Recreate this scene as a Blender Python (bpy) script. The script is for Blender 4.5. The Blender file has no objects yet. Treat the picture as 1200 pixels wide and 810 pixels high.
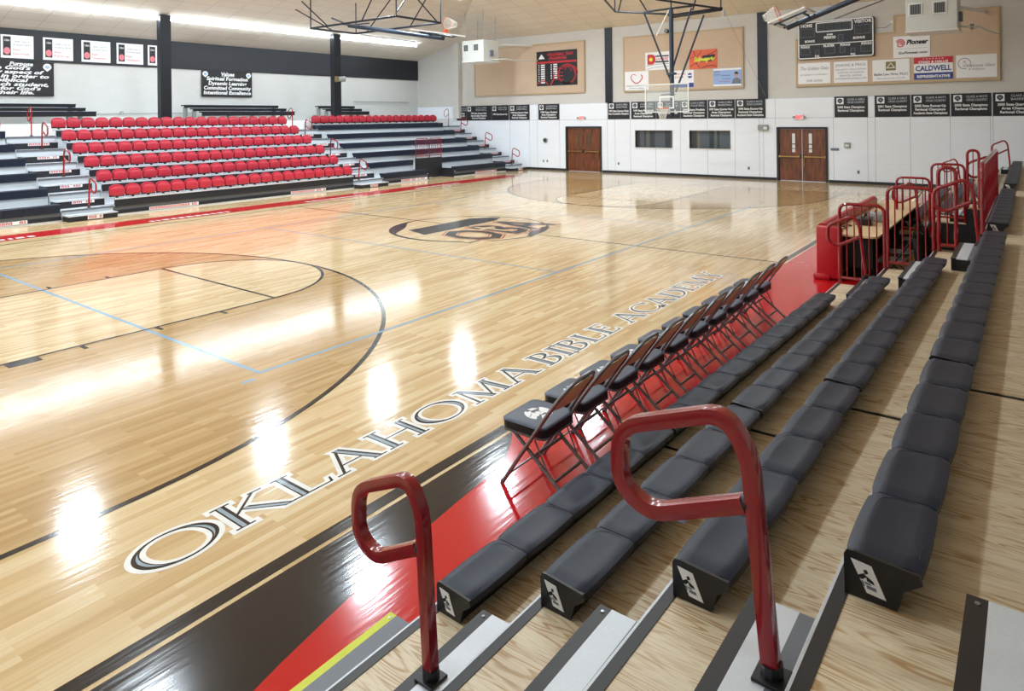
import bpy, bmesh, math, random
from mathutils import Vector, Matrix

random.seed(7)
PI = math.pi
scene = bpy.context.scene
COL = scene.collection

# ------------------------------------------------------------------ camera, world, light, exposure
YAW, ROLL = 0.65136, -0.01174
fw = Vector((math.cos(YAW), math.sin(YAW), 0))
rt = fw.cross(Vector((0, 0, 1))).normalized()
up = rt.cross(fw)
rt, up = rt * math.cos(ROLL) + up * math.sin(ROLL), -rt * math.sin(ROLL) + up * math.cos(ROLL)
cd = bpy.data.cameras.new('camera')
cam = bpy.data.objects.new('camera', cd)
COL.objects.link(cam)
M4 = Matrix(((rt.x, up.x, -fw.x, 0), (rt.y, up.y, -fw.y, 0), (rt.z, up.z, -fw.z, 0), (0, 0, 0, 1)))
cam.matrix_world = Matrix.Translation((-13.26413, -11.32176, 2.78974)) @ M4
cd.sensor_width = 36
cd.lens = 36 * 801.293 / 1200
cd.shift_y = -(405 - 137.57) / 1200
cd.clip_start = 0.05
cd.clip_end = 200
scene.camera = cam

scene.view_settings.view_transform = 'Standard'
scene.view_settings.look = 'None'
scene.view_settings.gamma = 1
scene.view_settings.use_curve_mapping = False
scene.view_settings.exposure = 0.28

world = bpy.data.worlds.new('world')
scene.world = world
world.use_nodes = True
world.node_tree.nodes['Background'].inputs[0].default_value = (0.85, 0.92, 1, 1)
world.node_tree.nodes['Background'].inputs[1].default_value = 0.5

LAMP_POWER = 285
STRIP_EMIT = 50
LAMP_COL = (0.78, 0.90, 1.0)


# ------------------------------------------------------------------ materials
def new_mat(name):
    m = bpy.data.materials.new(name)
    m.use_nodes = True
    nt = m.node_tree
    return m, nt, nt.nodes['Principled BSDF']


def lin(c):
    return tuple(((x / 255) / 12.92 if x / 255 <= 0.04045 else ((x / 255 + 0.055) / 1.055) ** 2.4) for x in c)


def mat(name, rgb, rough=0.5, metal=0.0, var=0.06, scale=30, bump=0.0, coat=0.0):
    """plain procedural paint, plastic or metal: slight noise in colour and roughness"""
    m, nt, b = new_mat(name)
    N, Lk = nt.nodes, nt.links
    col = lin(rgb)
    tc = N.new('ShaderNodeTexCoord')
    no = N.new('ShaderNodeTexNoise')
    no.inputs['Scale'].default_value = scale
    no.inputs['Detail'].default_value = 3
    Lk.new(tc.outputs['Object'], no.inputs['Vector'])
    mx = N.new('ShaderNodeMix')
    mx.data_type = 'RGBA'
    mx.inputs[6].default_value = tuple(c * (1 - var) for c in col) + (1,)
    mx.inputs[7].default_value = tuple(min(1, c * (1 + var)) for c in col) + (1,)
    Lk.new(no.outputs['Fac'], mx.inputs[0])
    Lk.new(mx.outputs[2], b.inputs['Base Color'])
    b.inputs['Roughness'].default_value = rough
    b.inputs['Metallic'].default_value = metal
    b.inputs['Coat Weight'].default_value = coat
    if bump:
        bp = N.new('ShaderNodeBump')
        bp.inputs['Strength'].default_value = bump
        bp.inputs['Distance'].default_value = 0.01
        Lk.new(no.outputs['Fac'], bp.inputs['Height'])
        Lk.new(bp.outputs['Normal'], b.inputs['Normal'])
    return m


def emit(name, rgb, s):
    m, nt, b = new_mat(name)
    b.inputs['Base Color'].default_value = lin(rgb) + (1,)
    b.inputs['Emission Color'].default_value = lin(rgb) + (1,)
    b.inputs['Emission Strength'].default_value = s
    return m


def pos_node(nt, swap=None):
    g = nt.nodes.new('ShaderNodeNewGeometry')
    if swap is None:
        return g.outputs['Position']
    s = nt.nodes.new('ShaderNodeSeparateXYZ')
    c = nt.nodes.new('ShaderNodeCombineXYZ')
    nt.links.new(g.outputs['Position'], s.inputs[0])
    for i, ax in enumerate(swap):
        if ax is not None:
            nt.links.new(s.outputs[ax], c.inputs[i])
    return c.outputs[0]


def court_wood(name, c1, c2, c3):
    """maple strips along the court, each strip its own tone, sealed and glossy"""
    m, nt, b = new_mat(name)
    N, Lk = nt.nodes, nt.links
    p = pos_node(nt)
    br = N.new('ShaderNodeTexBrick')
    Lk.new(p, br.inputs['Vector'])
    br.offset = 0.37
    br.inputs['Scale'].default_value = 1
    br.inputs['Brick Width'].default_value = 0.75
    br.inputs['Row Height'].default_value = 0.057
    br.inputs['Mortar Size'].default_value = 0.0006
    br.inputs['Color1'].default_value = (0, 0, 0, 1)
    br.inputs['Color2'].default_value = (1, 1, 1, 1)
    br.inputs['Mortar'].default_value = (0.25, 0.25, 0.25, 1)
    br.inputs['Bias'].default_value = 0
    ramp = N.new('ShaderNodeValToRGB')
    e = ramp.color_ramp.elements
    e[0].position, e[0].color = 0.0, lin(c1) + (1,)
    e[1].position, e[1].color = 1.0, lin(c3) + (1,)
    k = e.new(0.55)
    k.color = lin(c2) + (1,)
    Lk.new(br.outputs['Color'], ramp.inputs['Fac'])
    mp = N.new('ShaderNodeMapping')
    mp.inputs['Scale'].default_value = (1.2, 26, 1)
    Lk.new(p, mp.inputs['Vector'])
    no = N.new('ShaderNodeTexNoise')
    no.inputs['Scale'].default_value = 1.6
    no.inputs['Detail'].default_value = 5
    Lk.new(mp.outputs[0], no.inputs['Vector'])
    r2 = N.new('ShaderNodeValToRGB')
    r2.color_ramp.elements[0].position = 0.3
    r2.color_ramp.elements[0].color = (0.88, 0.82, 0.72, 1)
    r2.color_ramp.elements[1].position = 0.6
    r2.color_ramp.elements[1].color = (1, 1, 1, 1)
    Lk.new(no.outputs['Fac'], r2.inputs['Fac'])
    mx = N.new('ShaderNodeMix')
    mx.data_type = 'RGBA'
    mx.blend_type = 'MULTIPLY'
    mx.inputs[0].default_value = 0.75
    Lk.new(ramp.outputs[0], mx.inputs[6])
    Lk.new(r2.outputs[0], mx.inputs[7])
    Lk.new(mx.outputs[2], b.inputs['Base Color'])
    b.inputs['Roughness'].default_value = 0.12
    b.inputs['Coat Weight'].default_value = 0.25
    b.inputs['Coat Roughness'].default_value = 0.06
    floor_bump(nt, b, p, br)
    return m


def floor_bump(nt, b, p, br=None):
    N, Lk = nt.nodes, nt.links
    mp = N.new('ShaderNodeMapping')
    mp.inputs['Scale'].default_value = (1.0, 9, 1)
    Lk.new(p, mp.inputs['Vector'])
    no = N.new('ShaderNodeTexNoise')
    no.inputs['Scale'].default_value = 2.2
    no.inputs['Detail'].default_value = 2
    Lk.new(mp.outputs[0], no.inputs['Vector'])
    bp = N.new('ShaderNodeBump')
    bp.inputs['Strength'].default_value = 0.10
    bp.inputs['Distance'].default_value = 0.01
    Lk.new(no.outputs['Fac'], bp.inputs['Height'])
    Lk.new(bp.outputs[0], b.inputs['Normal'])
    if b.inputs.get('Coat Normal'):
        Lk.new(bp.outputs[0], b.inputs['Coat Normal'])


def floor_paint(name, rgb, rough=0.12):
    m, nt, b = new_mat(name)
    p = pos_node(nt)
    b.inputs['Base Color'].default_value = lin(rgb) + (1,)
    b.inputs['Roughness'].default_value = rough
    b.inputs['Coat Weight'].default_value = 0.12
    b.inputs['Coat Roughness'].default_value = 0.06
    floor_bump(nt, b, p)
    return m


def plywood(name, light, dark, sc=1.0):
    m, nt, b = new_mat(name)
    N, Lk = nt.nodes, nt.links
    p = pos_node(nt)

    def noise(scale, det, dist, mp):
        q = N.new('ShaderNodeMapping')
        q.inputs['Scale'].default_value = mp
        q.inputs['Rotation'].default_value = (0, 0, 0.10)
        Lk.new(p, q.inputs['Vector'])
        n = N.new('ShaderNodeTexNoise')
        n.inputs['Scale'].default_value = scale
        n.inputs['Detail'].default_value = det
        n.inputs['Distortion'].default_value = dist
        Lk.new(q.outputs[0], n.inputs['Vector'])
        return n.outputs['Fac']

    def math_(op, a, c):
        q = N.new('ShaderNodeMath')
        q.operation = op
        for i, x_ in enumerate((a, c)):
            if x_ is None:
                continue
            if isinstance(x_, (int, float)):
                q.inputs[i].default_value = x_
            else:
                Lk.new(x_, q.inputs[i])
        return q.outputs[0]
    rings = math_('SINE', math_('MULTIPLY', noise(1.0, 1.5, 0.25, (10.0, 1.1, 1)), 95.0), None)
    mr = N.new('ShaderNodeMapRange')
    mr.inputs['From Min'].default_value = 0.1
    mr.inputs['From Max'].default_value = 1.0
    Lk.new(rings, mr.inputs['Value'])
    patch = N.new('ShaderNodeMapRange')
    patch.inputs['From Min'].default_value = 0.34
    patch.inputs['From Max'].default_value = 0.54
    Lk.new(noise(1.0, 3, 0.3, (9.0, 2.2, 1)), patch.inputs['Value'])
    fine = N.new('ShaderNodeMapRange')
    fine.inputs['From Min'].default_value = 0.45
    fine.inputs['From Max'].default_value = 0.75
    Lk.new(noise(1.0, 4, 0.0, (160.0, 9.0, 1)), fine.inputs['Value'])
    f = math_('ADD', math_('MULTIPLY', math_('MULTIPLY', mr.outputs[0], patch.outputs[0]), 0.7), math_('MULTIPLY', fine.outputs[0], 0.45))
    f = math_('ADD', f, math_('MULTIPLY', patch.outputs[0], 0.12))
    mx = N.new('ShaderNodeMix')
    mx.data_type = 'RGBA'
    mx.inputs[6].default_value = lin(light) + (1,)
    mx.inputs[7].default_value = lin(dark) + (1,)
    Lk.new(f, mx.inputs[0])
    Lk.new(mx.outputs[2], b.inputs['Base Color'])
    b.inputs['Roughness'].default_value = 0.42
    return m


def grid_mat(name, rgb, line, w, h, mortar, swap, rough=0.8, var=0.05, offset=0.0):
    """panels or blocks: a brick pattern laid in the plane given by swap"""
    m, nt, b = new_mat(name)
    N, Lk = nt.nodes, nt.links
    p = pos_node(nt, swap)
    br = N.new('ShaderNodeTexBrick')
    br.offset = offset
    Lk.new(p, br.inputs['Vector'])
    c = lin(rgb)
    br.inputs['Scale'].default_value = 1
    br.inputs['Brick Width'].default_value = w
    br.inputs['Row Height'].default_value = h
    br.inputs['Mortar Size'].default_value = mortar
    br.inputs['Mortar Smooth'].default_value = 0.3
    br.inputs['Color1'].default_value = tuple(x * (1 - var) for x in c) + (1,)
    br.inputs['Color2'].default_value = tuple(min(1, x * (1 + var)) for x in c) + (1,)
    br.inputs['Mortar'].default_value = lin(line) + (1,)
    Lk.new(br.outputs['Color'], b.inputs['Base Color'])
    b.inputs['Roughness'].default_value = rough
    return m


def wood_mat(name, c1, c2, sx, sz, swap):
    m, nt, b = new_mat(name)
    N, Lk = nt.nodes, nt.links
    p = pos_node(nt, swap)
    mp = N.new('ShaderNodeMapping')
    mp.inputs['Scale'].default_value = (sx, sz, 1)
    Lk.new(p, mp.inputs['Vector'])
    n = N.new('ShaderNodeTexNoise')
    n.inputs['Scale'].default_value = 2
    n.inputs['Detail'].default_value = 6
    n.inputs['Distortion'].default_value = 0.4
    Lk.new(mp.outputs[0], n.inputs['Vector'])
    r = N.new('ShaderNodeValToRGB')
    r.color_ramp.elements[0].position = 0.35
    r.color_ramp.elements[0].color = lin(c1) + (1,)
    r.color_ramp.elements[1].position = 0.65
    r.color_ramp.elements[1].color = lin(c2) + (1,)
    Lk.new(n.outputs['Fac'], r.inputs['Fac'])
    Lk.new(r.outputs[0], b.inputs['Base Color'])
    b.inputs['Roughness'].default_value = 0.4
    return m


COURT = court_wood('court_maple', (200, 168, 120), (217, 190, 146), (226, 205, 165))
COURT_DARK = court_wood('stained_maple', (172, 138, 88), (188, 155, 106), (199, 169, 122))
P_BLACK = floor_paint('black_floor_paint', (18, 19, 24))
P_RED = floor_paint('red_floor_paint', (196, 22, 26))
P_WHITE = floor_paint('white_floor_paint', (240, 240, 236))
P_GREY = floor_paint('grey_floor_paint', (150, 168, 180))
P_BLUE = floor_paint('blue_floor_paint', (128, 165, 190))
P_ORANGE = floor_paint('orange_stain_line', (196, 110, 70))
PLY = plywood('plywood_deck', (226, 213, 184), (178, 140, 92))
WALL_UP = grid_mat('painted_block_wall', (206, 203, 197), (200, 197, 191), 0.40, 0.20, 0.004, (1, 2, None), 0.8, 0.015, 0.5)
WALL_LO = grid_mat('white_wall_panel', (238, 242, 248), (231, 235, 241), 0.40, 0.20, 0.004, (1, 2, None), 0.45, 0.01, 0.5)
WALL_SIDE = grid_mat('white_block_side_wall', (204, 203, 199), (198, 197, 193), 0.40, 0.20, 0.004, (0, 2, None), 0.7, 0.015, 0.5)
CEIL_F = grid_mat('ceiling_panel_far', (228, 217, 200), (196, 184, 166), 1.22, 0.61, 0.012, (1, 0, None), 0.9, 0.03)
CEIL_S = grid_mat('ceiling_panel_side', (228, 217, 200), (196, 184, 166), 1.22, 0.61, 0.012, (0, 1, None), 0.9, 0.03)
SLATE = mat('slate_plastic', (30, 38, 54), 0.42, 0, 0.06, 60, 0.02)
SLATE.node_tree.nodes['Principled BSDF'].inputs['Specular IOR Level'].default_value = 0.3
SLATE_BODY = mat('black_plastic_body', (22, 23, 27), 0.4)
BLACKP = mat('black_paint', (27, 29, 36), 0.55)
BLACKM = mat('black_metal', (30, 34, 42), 0.4, 0.3)
NAVYM = mat('dark_blue_grey_steel', (52, 62, 76), 0.35, 0.4)
SILVER = mat('aluminium_tread', (206, 212, 218), 0.4, 0.2, 0.08, 80)
SILVER_D = mat('grey_tread', (108, 112, 118), 0.5, 0.3, 0.08, 80)
DECKGREY = mat('grey_deck', (204, 211, 216), 0.45, 0.1, 0.05, 10)
REDT = mat('red_tube_paint', (146, 14, 26), 0.22, 0, 0.04, 20, 0, 0.5)
REDPAD = mat('red_vinyl_pad', (180, 22, 36), 0.32, 0, 0.04, 20)
REDSEAT = mat('red_chair_plastic', (186, 44, 62), 0.45, 0, 0.05, 20)
YELLOW = mat('yellow_tread_strip', (206, 214, 40), 0.5)
CHAIRM = mat('grey_chair_steel', (132, 130, 134), 0.3, 0.6)
CHAIRB = mat('gold_reflection_chair_back', (236, 208, 156), 0.35, 0.1)  # gold base colour paints in the floor mirrored by the metal back
VINYL = mat('dark_vinyl_cushion', (52, 62, 80), 0.42, 0, 0.05, 60, 0.02)
WHITE = mat('white_print', (238, 238, 238), 0.5, 0, 0.01)
PRINTK = mat('black_print', (24, 24, 28), 0.5, 0, 0.02)
PRINTR = mat('red_print', (196, 36, 48), 0.5, 0, 0.02)
PINK = mat('pink_red_print', (226, 120, 130), 0.5, 0, 0.02)
PRINTB = mat('blue_print', (36, 62, 140), 0.5, 0, 0.02)
PRINTLB = mat('light_blue_print', (150, 176, 222), 0.5, 0, 0.02)
PRINTG = mat('grey_print', (110, 116, 130), 0.5, 0, 0.02)
PRINTY = mat('yellow_print', (224, 224, 60), 0.5, 0, 0.02)
PRINTO = mat('orange_print', (222, 96, 58), 0.5, 0, 0.02)
PRINTGOLD = mat('olive_gold_print', (128, 116, 66), 0.5, 0, 0.02)
SKINP = mat('skin_print', (190, 140, 118), 0.5, 0, 0.02)
TANB = mat('tan_fabric_board', (202, 178, 154), 0.85, 0, 0.05, 8)
TANT = mat('tan_wood_trim', (190, 166, 130), 0.6)
DOORW = wood_mat('door_wood', (84, 44, 24), (128, 72, 40), 6, 0.8, (1, 2, None))
FRAMEB = mat('dark_door_frame', (34, 30, 30), 0.5)
BRASS = mat('brass', (170, 140, 84), 0.3, 0.8)
STEEL = mat('brushed_steel', (150, 152, 156), 0.3, 0.8)
HVACM = mat('off_white_enamel', (206, 208, 202), 0.5)
DARKHOLE = mat('dark_grille', (58, 64, 66), 0.5, 0.2)
TABLEW = mat('tan_laminate', (216, 186, 142), 0.4)
CLOTH = mat('black_fabric', (14, 14, 16), 0.85)
ORANGE = mat('orange_rim_paint', (222, 92, 50), 0.4)
NET = mat('white_net_cord', (228, 226, 220), 0.8)
GREYP = mat('grey_plastic', (150, 152, 150), 0.5)
JOINT = mat('panel_joint_grey', (176, 182, 190), 0.6)
WHITEP = mat('white_plastic', (226, 226, 222), 0.5)
TUBE = emit('fluorescent_tube', (226, 243, 255), STRIP_EMIT)
DIFF = emit('lamp_diffuser', (255, 248, 238), 6)
EXITR = emit('exit_sign_red', (240, 60, 70), 1.2)

mg, nt, b = new_mat('clear_backboard_glass')
b.inputs['Base Color'].default_value = (0.82, 0.93, 0.92, 1)
b.inputs['Roughness'].default_value = 0.03
b.inputs['Alpha'].default_value = 0.10
GLASS = mg
mg, nt, b = new_mat('window_glass')
b.inputs['Base Color'].default_value = (0.10, 0.12, 0.13, 1)
b.inputs['Roughness'].default_value = 0.04
b.inputs['Specular IOR Level'].default_value = 0.5
b.inputs['Alpha'].default_value = 0.25
WINGLASS = mg


# ------------------------------------------------------------------ mesh helpers
class MB:
    def __init__(self):
        self.v, self.f = [], []

    def add(self, vs, fs):
        n = len(self.v)
        self.v += [tuple(p) for p in vs]
        self.f += [tuple(i + n for i in f) for f in fs]
        return self

    def box(self, x0, x1, y0, y1, z0, z1, ch=0.0):
        x0, x1 = min(x0, x1), max(x0, x1)
        y0, y1 = min(y0, y1), max(y0, y1)
        z0, z1 = min(z0, z1), max(z0, z1)
        if ch <= 0:
            v = [(x0, y0, z0), (x1, y0, z0), (x1, y1, z0), (x0, y1, z0), (x0, y0, z1), (x1, y0, z1), (x1, y1, z1), (x0, y1, z1)]
            return self.add(v, [(3, 2, 1, 0), (4, 5, 6, 7), (0, 1, 5, 4), (1, 2, 6, 5), (2, 3, 7, 6), (3, 0, 4, 7)])
        ch = min(ch, (x1 - x0) / 2.1, (y1 - y0) / 2.1, (z1 - z0) / 2.1)
        bm = bmesh.new()
        bmesh.ops.create_cube(bm, size=1)
        for q in bm.verts:
            q.co = Vector(((x0 + x1) / 2 + q.co.x * (x1 - x0), (y0 + y1) / 2 + q.co.y * (y1 - y0), (z0 + z1) / 2 + q.co.z * (z1 - z0)))
        bmesh.ops.bevel(bm, geom=bm.edges[:], offset=ch, segments=2, affect='EDGES', profile=0.5)
        bm.verts.index_update()
        self.add([q.co[:] for q in bm.verts], [[q.index for q in f.verts] for f in bm.faces])
        bm.free()
        return self

    def prism(self, poly, axis, a0, a1):
        """poly of 2-D points extruded along axis 'x','y' or 'z'"""
        n = len(poly)

        def P(p, a):
            return {'x': (a, p[0], p[1]), 'y': (p[0], a, p[1]), 'z': (p[0], p[1], a)}[axis]
        vs = [P(p, a0) for p in poly] + [P(p, a1) for p in poly]
        fs = [tuple(range(n - 1, -1, -1)), tuple(range(n, 2 * n))]
        fs += [(i, (i + 1) % n, (i + 1) % n + n, i + n) for i in range(n)]
        return self.add(vs, fs)

    def tube(self, pts, r, seg=8, closed=False, r2=None, sq=0.0):
        pts = [Vector(p) for p in pts]
        # drop doubles
        q = [pts[0]]
        for p in pts[1:]:
            if (p - q[-1]).length > 1e-5:
                q.append(p)
        pts = q
        n = len(pts)
        if n < 2:
            return self
        rings = []
        prev = None
        for i in range(n):
            if closed:
                t = (pts[(i + 1) % n] - pts[i - 1])
            else:
                t = pts[min(i + 1, n - 1)] - pts[max(i - 1, 0)]
            t.normalize()
            if prev is None:
                a = Vector((0, 0, 1)) if abs(t.z) < 0.9 else Vector((1, 0, 0))
                nrm = a.cross(t).normalized()
            else:
                nrm = (prev - t * prev.dot(t))
                if nrm.length < 1e-6:
                    nrm = t.orthogonal()
                nrm.normalize()
            prev = nrm
            bn = t.cross(nrm)
            rr = r if r2 is None else r + (r2 - r) * i / (n - 1)
            rings.append([pts[i] + (nrm * math.cos(2 * PI * k / seg) + bn * math.sin(2 * PI * k / seg)) * rr * (1 if not sq else (1 - sq) + sq / max(abs(math.cos(2 * PI * k / seg)), abs(math.sin(2 * PI * k / seg)))) for k in range(seg)])
        vs = [p for rg in rings for p in rg]
        fs = []
        m = n if closed else n - 1
        for i in range(m):
            for k in range(seg):
                a, b_ = i * seg + k, i * seg + (k + 1) % seg
                c, d = ((i + 1) % n) * seg + (k + 1) % seg, ((i + 1) % n) * seg + k
                fs.append((a, b_, c, d))
        if not closed:
            fs.append(tuple(range(seg - 1, -1, -1)))
            fs.append(tuple((n - 1) * seg + k for k in range(seg)))
        return self.add(vs, fs)

    def cyl(self, p0, p1, r, seg=16, r2=None):
        return self.tube([p0, p1], r, seg, False, r2)

    def build(self, name, material, parent=None, smooth=False, local=False):
        me = bpy.data.meshes.new(name)
        vs = self.v
        if parent is not None and not local:
            root = parent
            while root.parent is not None:
                root = root.parent
            inv = (Matrix.Translation(root.location) @ root.rotation_euler.to_matrix().to_4x4()).inverted()
            vs = [inv @ Vector(p) for p in vs]
        me.from_pydata(vs, [], self.f)
        bm = bmesh.new()
        bm.from_mesh(me)
        bmesh.ops.recalc_face_normals(bm, faces=bm.faces[:])
        bm.to_mesh(me)
        bm.free()
        me.materials.append(material)
        if smooth:
            for p in me.polygons:
                p.use_smooth = True
            try:
                me.set_sharp_from_angle(angle=math.radians(40))
            except Exception:
                pass
        o = bpy.data.objects.new(name, me)
        COL.objects.link(o)
        if parent is not None:
            o.parent = parent
        return o


def flat(poly, z, up=True):
    m = MB()
    m.add([(x, y, z) for x, y in poly], [tuple(range(len(poly)))])
    return m


def tag(o, label=None, cat=None, group=None, kind=None):
    if label:
        o['label'] = label
    if cat:
        o['category'] = cat
    if group:
        o['group'] = group
    if kind:
        o['kind'] = kind
    return o


def thing(name, label, cat, loc=(0, 0, 0), rz=0, group=None):
    o = bpy.data.objects.new(name, None)
    COL.objects.link(o)
    o.location = loc
    o.rotation_euler = (0, 0, rz)
    o.empty_display_size = 0.1
    return tag(o, label, cat, group)


KIDS = {}


def kids(o):
    return [c for c in bpy.data.objects if c.parent == o]


def copy_tree(o, parent=None):
    c = o.copy()
    COL.objects.link(c)
    if parent is not None:
        c.parent = parent
    for ch in tuple(o.children):
        copy_tree(ch, c)
    return c


def struct(o, label=None):
    return tag(o, label, None, None, 'structure')


_font_cache = {}


def text_mesh(txt, size, width=None, shear=0.0, bold=0.0, align='CENTER', ext=0.002):
    key = (txt, size, width, shear, bold, align, ext)
    if key in _font_cache:
        return _font_cache[key]
    cu = bpy.data.curves.new('txt', 'FONT')
    cu.body = txt
    cu.size = size
    cu.shear = shear
    cu.offset = bold
    cu.align_x = align
    cu.extrude = ext
    cu.resolution_u = 2
    ob = bpy.data.objects.new('txt', cu)
    me = ob.to_mesh()
    vs = [v.co.copy() for v in me.vertices]
    fs = [tuple(p.vertices) for p in me.polygons]
    ob.to_mesh_clear()
    bpy.data.objects.remove(ob)
    bpy.data.curves.remove(cu)
    if width and vs:
        w = max(v.x for v in vs) - min(v.x for v in vs)
        k = width / max(w, 1e-6)
        if align == 'CENTER':
            for v in vs:
                v.x *= k
        else:
            for v in vs:
                v.x *= k
    _font_cache[key] = (vs, fs)
    return vs, fs


def put_text(mb, txt, size, origin, ax, ay, width=None, shear=0, bold=0, align='CENTER', ext=0.002):
    """text into mb: origin point, ax = reading direction, ay = up direction"""
    vs, fs = text_mesh(txt, size, width, shear, bold, align, ext)
    o, ax, ay = Vector(origin), Vector(ax), Vector(ay)
    az = ax.cross(ay)
    mb.add([o + ax * v.x + ay * v.y + az * v.z for v in vs], fs)
    return mb


def arc_pts(cx, cy, r, a0, a1, n, ry=None):
    ry = r if ry is None else ry
    return [(cx + r * math.cos(a0 + (a1 - a0) * i / n), cy + ry * math.sin(a0 + (a1 - a0) * i / n)) for i in range(n + 1)]


def strip2d(pts, w, z, mb):
    """flat ribbon of width w along 2-D pts"""
    L, R = [], []
    n = len(pts)
    for i in range(n):
        a, b_ = pts[max(i - 1, 0)], pts[min(i + 1, n - 1)]
        dx, dy = b_[0] - a[0], b_[1] - a[1]
        l = math.hypot(dx, dy) or 1
        nx, ny = -dy / l * w / 2, dx / l * w / 2
        L.append((pts[i][0] + nx, pts[i][1] + ny, z))
        R.append((pts[i][0] - nx, pts[i][1] - ny, z))
    mb.add(L + R, [(i, i + n, i + n + 1, i + 1) for i in range(n - 1)])
    return mb


def round_corner(pts, r, n=5):
    """polyline with its inner corners rounded by radius r"""
    pts = [Vector(p) for p in pts]
    out = [pts[0]]
    for i in range(1, len(pts) - 1):
        a, b_, c = pts[i - 1], pts[i], pts[i + 1]
        d1, d2 = (a - b_), (c - b_)
        rr = min(r, d1.length * 0.49, d2.length * 0.49)
        p0, p2 = b_ + d1.normalized() * rr, b_ + d2.normalized() * rr
        for k in range(n + 1):
            t = k / n
            out.append(p0 * (1 - t) ** 2 + b_ * 2 * t * (1 - t) + p2 * t ** 2)
    out.append(pts[-1])
    return out


ORD = ['first', 'second', 'third', 'fourth', 'fifth', 'sixth', 'seventh', 'eighth', 'ninth', 'tenth', 'eleventh', 'twelfth', 'thirteenth',
       'fourteenth', 'fifteenth', 'sixteenth', 'seventeenth', 'eighteenth', 'nineteenth', 'twentieth']

# ------------------------------------------------------------------ room shell
UF, UN, VL, VR = 16.5, -17.5, 18.6, -16.0
ZL, ZF, ZC = 6.28, 7.15, 9.8          # eave of the side slope, eave of the far slope, flat top
VHIP = VL - (ZF - ZL) / 0.28
VC = VL - (ZC - ZL) / 0.28
UC = UF - (ZC - ZF) / 0.33
VRC = VR + (ZC - ZF) / 0.28

fl = MB().box(UN, UF, VR, 15.9, -0.2, 0).build('floor', COURT)
struct(fl, 'glossy maple court floor')
fl2 = MB().box(UN, UF, 15.78, VL, 2.5, 2.76).build('floor', DECKGREY)
struct(fl2, 'raised landing behind the far bleachers')
struct(MB().box(UN, UF, 15.74, 15.78, 2.0, 2.762).build('trim_1', WHITE), 'white edge of the raised landing')


def wall_holes(name, material, v0, v1, z0, z1, holes, u0=UF, u1=UF + 0.25):
    m = MB()
    cuts = sorted(set([v0, v1] + [h[0] for h in holes] + [h[1] for h in holes]))
    for a, b_ in zip(cuts[:-1], cuts[1:]):
        mid = (a + b_) / 2
        hs = sorted([h for h in holes if h[0] < mid < h[1]], key=lambda h: h[2])
        z = z0
        for h in hs:
            if h[2] > z:
                m.box(u0, u1, a, b_, z, h[2])
            z = h[3]
        if z < z1:
            m.box(u0, u1, a, b_, z, z1)
    return m.build(name, material)


DOORS = [(5.77, 7.88, 0, 2.29), (-4.70, -2.69, 0, 2.25)]
WINS = [(2.01, 3.92, 1.28, 2.09), (-0.71, 1.18, 1.28, 2.09)]
struct(wall_holes('wall_far', WALL_LO, VR, VL, -0.1, 3.46, DOORS + WINS), 'white lower part of the far end wall')
mu = MB().prism([(VR, 3.46), (VL, 3.46), (VL, ZL), (VHIP, ZF), (VR, ZF)], 'x', UF + 0.02, UF + 0.25)
struct(mu.build('wall_far', WALL_UP), 'beige upper part of the far end wall')
struct(MB().box(UN, UF, VL, VL + 0.2, 2.5, ZL).build('wall_left', WALL_SIDE), 'white block wall behind the far bleachers')
struct(MB().box(UN, UF + 0.2, VR - 0.2, VR, -0.1, ZC).build('wall_right', WALL_SIDE))
struct(MB().box(UN - 0.2, UN, VR - 0.2, VL + 0.2, -0.1, ZC).build('wall_near', WALL_SIDE))

struct(MB().add([(UN, VL, ZL), (UF, VL, ZL), (UF, VHIP, ZF), (UC, VC, ZC), (UN, VC, ZC)], [(0, 1, 2, 3, 4)]).build('ceiling', CEIL_S))
struct(MB().add([(UF, VHIP, ZF), (UF, VR, ZF), (UC, VRC, ZC), (UC, VC, ZC)], [(0, 1, 2, 3)]).build('ceiling', CEIL_F))
struct(MB().add([(UN, VR, ZF), (UF, VR, ZF), (UC, VRC, ZC), (UN, VRC, ZC)], [(0, 1, 2, 3)]).build('ceiling', CEIL_S))
struct(MB().add([(UN, VC, ZC), (UC, VC, ZC), (UC, VRC, ZC), (UN, VRC, ZC)], [(0, 1, 2, 3)]).build('ceiling', CEIL_S))

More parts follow.
